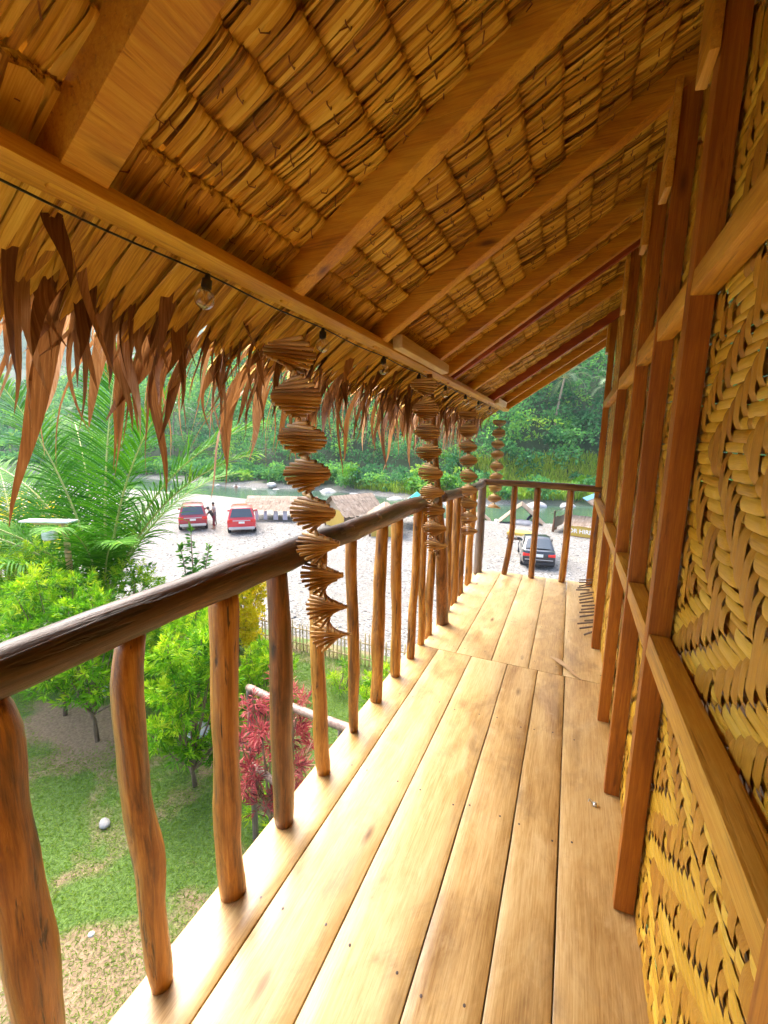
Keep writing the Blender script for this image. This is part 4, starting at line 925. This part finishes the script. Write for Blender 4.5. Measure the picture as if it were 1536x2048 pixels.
# ------------------------------------------------------------------ people
M_skin = plain('skin', (.33, .17, .10), .55, var=.06); M_hair = plain('hair', (.012, .010, .009), .5)
def cloth(n_, c): return plain(n_, c, .85, var=.15, scale=20)
def person(loc, rz, J, top, legs, label, waist, neck, knee, z=None, sleeve=True):
    """J: joint positions for one posed figure; grown as one skin"""
    zb = gz(*loc) if z is None else z
    names = list(J.keys()); bm_v = [J[k][0] for k in names]; rad = [J[k][1] for k in names]
    E_ = [(names.index(a_), names.index(b_)) for a_, b_ in (('pelvis', 'belly'), ('belly', 'chest'), ('chest', 'neck'), ('neck', 'head'), ('head', 'crown'), ('chest', 'shl'), ('shl', 'ell'), ('ell', 'hal'), ('chest', 'shr'), ('shr', 'elr'), ('elr', 'har'), ('pelvis', 'hpl'), ('hpl', 'knl'), ('knl', 'anl'), ('anl', 'tol'), ('pelvis', 'hpr'), ('hpr', 'knr'), ('knr', 'anr'), ('anr', 'tor'))]
    me = bpy.data.meshes.new('person'); me.from_pydata(bm_v, E_, []); o = bpy.data.objects.new('person', me); COL.objects.link(o)
    o.modifiers.new('s', 'SKIN'); sv = me.skin_vertices[0].data
    for i, r_ in enumerate(rad): sv[i].radius = (r_, r_)
    sv[0].use_root = True
    o.modifiers.new('u', 'SUBSURF').levels = 2
    dg = bpy.context.evaluated_depsgraph_get(); me2 = bpy.data.meshes.new_from_object(o.evaluated_get(dg)); bpy.data.objects.remove(o)
    me2.materials.clear()
    for m_ in (M_skin, top, legs): me2.materials.append(m_)
    for p in me2.polygons:
        c_ = p.center; q = min(names, key=lambda k: (Vector(J[k][0]) - c_).length - J[k][1] * .6)
        p.use_smooth = True
        p.material_index = 1 if q in ('belly', 'chest', 'shl', 'shr') else 2 if q in ('pelvis', 'hpl', 'hpr') + knee else 0
    o = bpy.data.objects.new('person', me2); COL.objects.link(o); o.location = (loc[0], loc[1], zb); o.rotation_euler = (0, 0, rz); o.scale = (.88, .88, .88); tag(o, label, 'person')
    hd = Vector(J['head'][0]).lerp(Vector(J['crown'][0]), .65)
    mb = MB(); sphere_mb(mb, tuple(hd + Vector((0, .015, .02))), .104, 14, 10, 1.05); V = mb.V[0]
    mb.V[0] = np.where((V[:, 1:2] < hd.y - .045) & (V[:, 2:3] < hd.z + .02), hd[:] + (V - hd[:]) * .75, V); mb.build('hair', M_hair, o)
    return o
def stand(bend=0.0, h=1.68, arm=(.0, .0), step=.08, fwdarm=.0):
    """facing local -Y; bend = forward stoop of the trunk"""
    s = h / 1.68; c_, s_ = cos(bend), sin(bend); P0 = Vector((0, 0, .92))
    def T(x, z, y=0): return tuple((P0 + Vector((x, -s_ * z + y * c_, c_ * z + y * s_))) * s)
    J = {'pelvis': ((0, 0, .92 * s), .125), 'belly': (T(0, .18), .12), 'chest': (T(0, .40), .135), 'neck': (T(0, .55), .058), 'head': (T(0, .64, -.02), .085), 'crown': (T(0, .76, -.02), .088)}
    for k, sg in (('l', 1), ('r', -1)):
        sh = Vector(T(sg * .19, .46)) ; J['sh' + k] = (tuple(sh), .06); el = sh + Vector((sg * .06, -.06 - fwdarm * .2, -.27)) * s; J['el' + k] = (tuple(el), .043); J['ha' + k] = (tuple(el + Vector((-sg * .02, -.12 - fwdarm * .15, -.22)) * s), .036)
        J['hp' + k] = ((sg * .10 * s, 0, .84 * s), .095); J['kn' + k] = ((sg * .11 * s, -.03 + sg * step * .5, .47 * s), .062); J['an' + k] = ((sg * .11 * s, sg * step, .07 * s), .042); J['to' + k] = ((sg * .12 * s, sg * step - .16, .035 * s), .036)
    return J
person((-19.9, 19.35), R(-55), stand(.55, 1.66, fwdarm=.8), cloth('dark_shirt', (.03, .022, .018)), cloth('maroon_shorts', (.16, .02, .03)), 'person in a dark shirt and maroon shorts stooping beside the dark red car', .9, 1.4, ('knl', 'knr'))
person((-20.9, 20.4), R(-30), stand(.1, 1.66), cloth('grey_shirt', (.42, .38, .34)), cloth('grey_trousers', (.20, .19, .18)), 'person in a pale shirt standing at the open side of the dark red car', .9, 1.4, ('knl', 'knr', 'anl', 'anr'))
person((-38.4, 41.2), R(40), stand(.05, 1.6), M_skin, cloth('dark_trunks', (.03, .03, .04)), 'bare chested person wading in the river near the far bank', .9, 1.4, ())
person((-2.75, 33.6), R(60), stand(.9, 1.6, fwdarm=.5), cloth('blue_shirt', (.03, .05, .13)), cloth('navy_trousers', (.02, .03, .07)), 'person in dark blue bending down under the open thatched shelter by the river', .9, 1.4, ('knl', 'knr', 'anl', 'anr'))

# ------------------------------------------------------------------ cottages by the river
M_out = strawmat('sunbleached_thatch', [(.15, (.15, .105, .07)), (.45, (.28, .205, .145)), (.8, (.42, .33, .25))], (6, 6, 6), rough=.9)
M_wallw = strawmat('pale_woven_wall', [(.2, (.36, .28, .19)), (.6, (.52, .43, .31)), (.9, (.62, .54, .42))], (30, 30, 30), rough=.8)
M_yw = strawmat('yellow_bamboo_wall', [(.2, (.50, .34, .06)), (.6, (.66, .47, .10)), (.9, (.74, .56, .18))], (40, 40, 4), rough=.6)
M_brown = plain('brown_wood', (.16, .075, .04), .7, var=.25); M_teal = plain('teal_sheet', (.06, .42, .42), .45, var=.1); M_blue = plain('blue_sheet', (.16, .36, .50), .5, var=.1)
def thatch_slope(mb, a, b, c, d, g, rows=7, pitch=.075, thick=.05):
    """slope a-b ridge, d-c eave (quads of straw rows)"""
    a, b, c, d = [np.asarray(q, float) for q in (a, b, c, d)]; L = np.linalg.norm(b - a); n = max(6, int(L / pitch)); nrm = np.cross(b - a, d - a); nrm /= np.linalg.norm(nrm)
    if nrm[2] < 0: nrm = -nrm
    for r in range(rows):
        f0 = r / rows; f1 = min(1.0, (r + 1.55) / rows) + (.06 if r == rows - 1 else 0)
        s = (np.arange(n) + .5 + g.normal(size=n) * .2) / n; k = 4; u = np.linspace(0, 1, k)
        fe = f1 + g.normal(size=n) * .025; F = f0 + (fe - f0)[:, None] * u[None]
        C = a + (b - a) * s[:, None, None] + (d - a) * F[..., None] + ((c - d) - (b - a)) * (s[:, None] * F)[..., None] + nrm * (thick * (.3 + .5 * u)[None] + (rows - r) * .002 + (g.normal(size=n) * .008)[:, None])[..., None]
        S = np.broadcast_to((b - a) / L * (L / n * .75), C.shape)
        mb.strips(C, S, np.clip(.5 + .2 * g.normal(size=n), 0, 1))
    V = [a, b, c, d] ; mb.add(V, [[0, 1, 2, 3]], None, .2)
def hut_far(name, loc, rz, wid, dep, eave, ridge, label, seed, over=.25, walls=(), posts=True, ridge_m=None, gable=False, group='thatched cottages along the river'):
    """ridge along local Y; local -Y end faces the viewer"""
    g = np.random.default_rng(seed); zb = min(gz(*loc), gz(loc[0], loc[1] + dep / 2)); root = empty(name, (loc[0], loc[1], zb), rz, label, 'cottage', group)
    w2 = wid / 2; y0, y1 = -dep / 2, dep / 2; sl = (ridge - eave) / (w2); ez = eave - sl * over
    mb = MB()
    for s in (-1, 1): thatch_slope(mb, (0, y0 - over, ridge), (0, y1 + over, ridge), (s * (w2 + over), y1 + over, ez), (s * (w2 + over), y0 - over, ez), g)
    rf = mb.build('roof', M_out, root)
    if ridge_m:
        mb = MB(); q = .28
        for s in (-1, 1): mb.add([(0, y0 - over - .02, ridge + .09), (0, y1 + over, ridge + .09), (s * q, y1 + over, ridge + .09 - q * sl), (s * q, y0 - over - .02, ridge + .09 - q * sl)], [[0, 1, 2, 3]])
        mb.build('ridge_cap', ridge_m, rf, False)
    if posts:
        for x in (-w2, w2):
            for y in (y0, y1): mb = MB(); mb.tube([(x, y, -.2), (x, y, eave + .05)], .05, 8); mb.build('post', M_brown, root)
    for (nm, mat, x0, x1, ya, yb, za, zc) in walls:
        bevbox(nm, x0, x1, ya, yb, za, zc, mat, root, .006)
    if gable:
        mb = MB(); V = [(-w2, y0 + .02, eave), (w2, y0 + .02, eave), (0, y0 + .02, ridge - .04)]; mb.add(V + [(x, y + .03, z) for x, y, z in V], [[0, 1, 4, 3], [1, 2, 5, 4], [2, 0, 3, 5]], [[0, 2, 1], [3, 4, 5]], .4); mb.build('gable', M_wallw, root, False)
    return root
# long low shed with cloths hanging under its eave
sh = hut_far('long_shed', (-18.9, 24.9), R(-66), 2.6, 4.6, .95, 1.62, 'long low thatched shed with white cloths hanging along its front, right of the red cars', 1, .2)
gq = np.random.default_rng(8); M_cl = plain('white_cloth', (.68, .66, .72), .9, var=.08)
for i, yy in enumerate((-1.9, -1.55, -.9, -.2, .45, 1.1, 1.3)):
    k = 6; u = np.linspace(0, 1, k); n = 7; v = np.linspace(-.5, .5, n); wv = .16 + .12 * gq.random()
    P = np.stack([np.broadcast_to((1.36 + .04 * np.sin(v * 14 + i))[None], (k, n)), yy + v[None] * wv * (1 + .25 * u[:, None]), .78 - u[:, None] * (.62 + .0 * v[None])], -1)
    mb = MB(); mb.grids(P[None], [.5]); o = mb.build('cloth', M_cl, None)
    o.data.transform(Matrix.Rotation(R(-66), 4, 'Z')); o.location = (sh.location.x, sh.location.y, sh.location.z); tag(o, 'white cloth strip hanging under the eave of the long low shed', 'cloth', 'cloths hanging on the long shed')
hut_far('thatched_hut', (-13.1, 24.6), R(-27), 2.3, 2.7, 1.25, 2.12, 'thatched hut with a slatted side rail, right of the long shed', 2, .3,
        (('end_wall', M_yw, -1.1, 1.1, -1.34, -1.30, .1, 1.25), ('side_wall', M_wallw, -1.12, -1.08, -1.28, 1.3, .1, 1.2)), gable=True)
o = [q for q in COL.objects if q.name.startswith('thatched_hut')][-1]
for i in range(6):
    mb = MB(); mb.tube([(1.45, -1.2 + i * .42, 0), (1.5, -1.15 + i * .42, .85)], .035, 6); mb.build('side_rail_post', M_brown, o)
mb = MB(); mb.tube([(1.48, -1.3, .6), (1.48, 1.0, .6)], .03, 6); mb.build('side_rail', M_brown, o)
hut_far('thatched_hut', (-10.25, 23.6), R(23), 1.75, 2.4, 1.22, 1.75, 'small pale hut with a woven triangular gable facing the balcony', 3, .18,
        (('upper_wall', M_wallw, -.87, .87, -1.2, -1.16, .66, 1.24), ('lower_wall', M_yw, -.80, .80, -1.235, -1.203, .02, .66)), gable=True)
hut_far('thatched_hut', (-9.75, 27.3), R(12), 2.1, 2.8, 1.25, 2.05, 'thatched hut with a teal ridge strip behind the small gabled hut', 4, .3, (), ridge_m=M_teal)
hut_far('open_shelter', (-3.15, 32.6), R(5), 3.5, 2.2, .55, 2.15, 'open thatched shelter with the river showing through it, left behind the cross rail', 5, .12, ())
hut_far('open_shelter', (-6.3, 33.6), R(14), 2.6, 2.2, .7, 1.75, 'low thatched shelter left of the corner post, partly hidden', 6, .15, ())
e = hut_far('hire_hut', (1.15, 30.4), R(-14), 3.3, 2.6, 1.35, 2.35, 'thatched hut with a yellow hire board on its front, seen beyond the far balcony corner', 7, .3,
            (('side_wall', M_wallw, -1.66, -1.62, -1.25, 1.25, .25, .9),), ridge_m=M_blue)
for i in range(4):
    mb = MB(); mb.tube([(-1.75, -1.25 + i * .3, -.1), (-1.70, -1.2 + i * .3, .95)], .04, 6); mb.build('side_rail_post', M_brown, e)
mb = MB(); thatch_slope(mb, (-.9, -1.28, 1.25), (1.75, -1.28, 1.25), (1.75, -2.0, .72), (-.9, -2.0, .72), np.random.default_rng(4), 4); mb.build('front_awning', M_out, e)
sg = bevbox('sign_board', -.85, 1.7, -1.99, -1.95, .06, .72, M_yw, e, .006); bevbox('base_plank', -.87, 1.72, -2.03, -1.94, -.05, .055, M_brown, e, .008)
cu = bpy.data.curves.new('lettering', 'FONT'); cu.body = 'FOR HIRE'; cu.size = .36; cu.extrude = .006; cu.align_x = 'CENTER'; cu.offset = .006; cu.materials.append(M_wp)
t0 = bpy.data.objects.new('t', cu); COL.objects.link(t0); dg = bpy.context.evaluated_depsgraph_get(); tme = bpy.data.meshes.new_from_object(t0.evaluated_get(dg)); bpy.data.objects.remove(t0)
tx = link('lettering', tme, None); tx.parent = sg; tx.location = (.05, -1.998, .27); tx.rotation_euler = (R(90), 0, 0)
pf = empty('bamboo_platform', (-2.45, 26.1, gz(-2.45, 26.1)), R(-3), 'low yellow bamboo bench platform on the gravel behind the black car', 'bench')
bevbox('top', -.75, .75, -.45, .45, .38, .43, M_yw, pf, .008); bevbox('front_edge', -.76, .76, -.49, -.455, .26, .40, M_yw, pf, .006); bevbox('base_plank', -.76, .76, -.50, -.46, .02, .10, M_brown, pf, .006)
for x in (-.68, .68):
    for y in (-.40, .40): bevbox('leg', x - .035, x + .035, y - .035, y + .035, -.03, .378, M_brown, pf, .006)

# ------------------------------------------------------------------ gravel, boulders, far bank
g = np.random.default_rng(44); n = 9000
bm = bmesh.new(); bmesh.ops.create_icosphere(bm, subdivisions=1, radius=1); ico = np.array([v.co[:] for v in bm.verts]); icf = np.array([[v.index for v in f.verts] for f in bm.faces]); bm.free()
dist = g.uniform(9, 34, n); be = R(-66) + g.random(n) * R(84); x, y = dist * np.sin(be), dist * np.cos(be)
ok = ~((x > -10.2) & (y < 7.2)) & (x > -33); x, y = x[ok], y[ok]; n = len(x); s = .02 + .045 * g.random(n) ** 3; s[g.random(n) < .01] *= 2
V = ico[None] * (s[:, None, None] * np.stack([g.uniform(.8, 1.4, n), g.uniform(.7, 1.2, n), g.uniform(.4, .7, n)], -1)[:, None]) * (1 + .15 * g.normal(size=(n, len(ico), 1)))
V = V + np.stack([x, y, ground_z(x, y) + s * .12], -1)[:, None]
F = icf[None] + (np.arange(n) * len(ico))[:, None, None]
m, t, b = newmat('pebbles'); t.links.new(ramp(t, [(0, (.10, .098, .09)), (.5, (.26, .25, .235)), (1, (.46, .45, .43))], attr(t)), b.inputs['Base Color']); b.inputs['Roughness'].default_value = .8
tag(link('pebbles', mesh('pebbles', V.reshape(-1, 3), F.reshape(-1, 3), np.repeat(g.random(n), len(ico)), False), m), kind='stuff')
M_boul = plain('boulder', (.46, .43, .41), .85, var=.2, scale=2)
protos = []
for i in range(6):
    o = rock('boulder', (0, 0, 0), (1, .8, .62), M_boul, 100 + i); protos.append(o)
k = 0
for i in range(70):
    x = g.uniform(-46, 10); far = 43.5 + .25 * max(0, x + 8) + 1.2 * sin(x * .21 + 1); y = far - 1.2 + g.normal() * .9
    s = .25 + .75 * g.random() ** 2
    o = protos[k] if k < 6 else protos[k % 6].copy()
    if k >= 6: COL.objects.link(o)
    k += 1; o.location = (x, y, gz(x, y) + .30 * s); o.scale = (s * 1.2, s, s); o.rotation_euler = (0, 0, g.random() * 6)
    tag(o, 'pale grey boulder lining the far river bank at the waterline', 'boulder', 'boulders along the far river bank')
for i in range(26):
    x = g.uniform(-26, 4); y = 31.5 + .12 * max(0, x + 12) + sin(x * .13) - .6 + g.normal() * .7; s = .15 + .35 * g.random() ** 2
    o = protos[k % 6].copy(); COL.objects.link(o); k += 1; o.location = (x, y, gz(x, y) + .2 * s); o.scale = (s * 1.2, s, s); o.rotation_euler = (0, 0, g.random() * 6)
    tag(o, 'pale stone on the near gravel shore of the river', 'boulder', 'stones along the near river shore')

# ------------------------------------------------------------------ forest on the far slope
M_for = leafmat('forest_leaf', [(0, (.025, .11, .045)), (.3, (.06, .21, .065)), (.55, (.11, .32, .07)), (.8, (.22, .44, .05)), (1, (.40, .54, .06))], .7, .4, .15)
def crowns(mb, trees, g, leaves=240, leaf=.46):
    for (x, y, z, r, tone) in trees:
        d = math.hypot(x, y); nl = int(leaves * (1.0 if d < 75 else .7 if d < 110 else .35)); lf = leaf * (1 if d < 75 else 1.25 if d < 110 else 1.9)
        nb = 7; bd = g.normal(size=(nb, 3)); bd /= np.linalg.norm(bd, axis=1, keepdims=True); bc = bd * r * np.array([.75, .75, .55]) * g.uniform(.5, 1, (nb, 1)); br = r * g.uniform(.32, .58, nb)
        w_ = g.integers(0, nb, nl); dd = g.normal(size=(nl, 3)); dd /= np.linalg.norm(dd, axis=1, keepdims=True); dd[:, 2] = np.where(dd[:, 2] < -.3, -dd[:, 2], dd[:, 2])
        P = np.array([x, y, z]) + bc[w_] + dd * br[w_][:, None] * g.uniform(.75, 1.08, (nl, 1))
        D = dd + g.normal(size=(nl, 3)) * .7 + np.array([0, 0, -.25])
        t = np.clip(tone + .09 * g.normal(size=nb)[w_] + .08 * g.normal(size=nl), 0, 1)
        mb.leaves(P, D, lf * g.uniform(.7, 1.3, nl), lf * .55, t, 0, .3)
g = np.random.default_rng(55); trees = []
for i in range(14000):
    be = R(-70) + g.random() * R(92); d = 45 + 175 * g.random() ** 1.25; x, y = d * sin(be), d * cos(be)
    far = 43.5 + .25 * max(0, x + 8) + 1.2 * sin(x * .21 + 1); e = y - far
    if e < 1.2 or y > 190: continue
    reed = (-22 < x < 9) and (1.0 < e < 9.5) and x > -12
    if reed and g.random() < .93: continue
    r = (1.1 + .9 * g.random()) if e < 7 else 1.7 + 1.9 * g.random()
    if any((x - q[0]) ** 2 + (y - q[1]) ** 2 < (.40 * (r + q[3])) ** 2 for q in trees): continue
    trees.append((x, y, gz(x, y) + r * .55 + (g.random() * 1.6 if e > 7 else 0), r, float(np.clip(.36 + .15 * g.normal() + (.22 if g.random() < .09 else 0) + (.06 if e < 7 else 0), .05, 1))))
mb = MB(); crowns(mb, trees, g); mb.build('forest', M_for, kind='stuff')
print('trees', len(trees))
# reeds
n = 15000; x = g.uniform(-24, 9, n); far = 43.5 + .25 * np.maximum(0, x + 8) + 1.2 * np.sin(x * .21 + 1); e = 1.0 + 9.5 * g.random(n)
keep = (x > -12 + 3 * np.sin(e)) | (e < 3.0); x, e, far = x[keep], e[keep], far[keep]; y = far + e; n = len(x); z = ground_z(x, y)
kk = 5; u = np.linspace(0, 1, kk); a = g.random(n) * 6.28; h = g.uniform(.7, 1.7, n) * (.7 + .3 * np.minimum(1, e / 3)); bd = g.uniform(.1, .7, n)
C = np.stack([x[:, None] + np.cos(a)[:, None] * bd[:, None] * h[:, None] * u[None] ** 2, y[:, None] + np.sin(a)[:, None] * bd[:, None] * h[:, None] * u[None] ** 2, z[:, None] + h[:, None] * u[None] * (1 - .15 * u[None])], -1)
S = np.stack([-np.sin(a), np.cos(a), 0 * a], -1)[:, None] * (.045 * np.interp(u, [0, .4, 1], [.6, 1, .1]))[None, :, None]
M_reed = leafmat('reed_blade', [(0, (.12, .25, .02)), (.5, (.28, .43, .035)), (1, (.55, .55, .08))], .65, .4, .15)
mb = MB(); mb.strips(C, S, np.clip(.5 + .3 * fbm(x * .5, y * .5, 8, 3) + .15 * g.normal(size=n), 0, 1)); mb.build('reeds', M_reed, kind='stuff')
# bright bushes at the water's edge
M_bright = leafmat('bright_leaf', [(0, (.05, .19, .006)), (.5, (.11, .32, .01)), (1, (.26, .42, .015))], .45, .35)
for i, (x, e_, r, lab) in enumerate(((-12.0, 1.8, 1.45, 'vivid light green bush by the far waterline, behind the third chime'), (-15.9, 1.5, 1.15, 'smaller vivid green bush by the far waterline, behind the second chime'), (1.6, 5.0, 1.2, 'light green bush among the reeds near the wall end'), (-30.5, 1.6, 1.6, 'rounded grey green bush on the far bank by the wading person'), (-24.5, 1.6, 1.5, 'rounded bush on the far bank behind the nearest chime'))):
    far = 43.5 + .25 * max(0, x + 8) + 1.2 * sin(x * .21 + 1); y = far + e_; z = gz(x, y); root = empty('river_bush', (x, y, z), label=lab, cat='bush', group='bushes along the far river bank')
    mb = MB(); crowns(mb, [(0, .1, r * .75, r, .55 if i < 3 else .22)], np.random.default_rng(70 + i), 1500, .28); mb.build('foliage', M_bright if i < 3 else M_shrub, root)
    mb = MB()
    for q in range(4): mb.tube([(.1 * q - .15, 0, -.2), (.3 * q - .45, .1 * q, r * .7)], [.05, .02], 6)
    mb.build('stem', M_bark, root)
# palms on the slope
def hill_palm(x, y, h, R_, lean, label, seed, nf=15):
    g = np.random.default_rng(seed); fr = []
    for k in range(nf):
        el = R(80) - R(95) * (k / nf) + g.normal() * .08; fr.append((2.399 * k, el, R_ * g.uniform(.9, 1.1), 1.35 + .3 * g.random(), .5 + .1 * g.normal(), 0))
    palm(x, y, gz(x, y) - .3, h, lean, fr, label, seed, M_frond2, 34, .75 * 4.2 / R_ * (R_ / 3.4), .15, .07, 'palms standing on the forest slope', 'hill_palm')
hill_palm(-2.45, 60.5, 6.4, 3.3, (.7, .2), 'coconut palm with a slim pale trunk on the slope, left of the pair', 91)
hill_palm(4.4, 63.5, 4.6, 3.4, (-.3, .2), 'coconut palm on the slope, right one of the pair, partly cut by the wall end', 92)
hill_palm(-12.5, 63, 8.5, 3.3, (.4, .2), 'coconut palm on the slope showing below the eave fringe behind the third chime', 93)
hill_palm(-62, 52, 9, 3.6, (.5, .3), 'coconut palm far left on the slope behind the young palm', 94)
hill_palm(-75, 44, 9, 3.6, (-.4, .3), 'coconut palm at the far left edge of the slope', 95)
# distant mountain
xs = np.linspace(-1000, -150, 120); ys = np.linspace(60, 700, 80); X, Y = np.meshgrid(xs, ys, indexing='ij')
Z = -30 + 300 * np.exp(-(((X + 600) / 300) ** 2 + ((Y - 340) / 200) ** 2)) + 14 * fbm(X * .02, Y * .02, 12, 5)
m, t, b = newmat('mountain_forest'); co = coords(t, (1, 1, 1), False); n1 = noise(t, co, .12, 8)
t.links.new(ramp(t, [(.3, (.02, .06, .03)), (.7, (.06, .13, .045))], n1), b.inputs['Base Color']); b.inputs['Roughness'].default_value = .9; bump(t, b, n1, 1, 4)
tag(link('mountain', mesh('mountain', np.stack([X, Y, Z], -1).reshape(-1, 3), grid_quads(1, 120, 80)[:, ::-1]), m), kind='structure')

# ------------------------------------------------------------------ the moist air of the valley
m = bpy.data.materials.new('valley_haze'); m.use_nodes = True; t = m.node_tree; t.nodes.remove(t.nodes['Principled BSDF'])
pv = N(t, 'ShaderNodeVolumePrincipled'); pv.inputs['Color'].default_value = (.80, .93, 1, 1); pv.inputs['Density'].default_value = .00035; pv.inputs['Anisotropy'].default_value = .2
t.links.new(pv.outputs[0], t.nodes['Material Output'].inputs['Volume'])
mb = MB(); mb.box(-1020, 440, -320, 720, -8, 300); tag(mb.build('haze', m, smooth=False), kind='stuff')
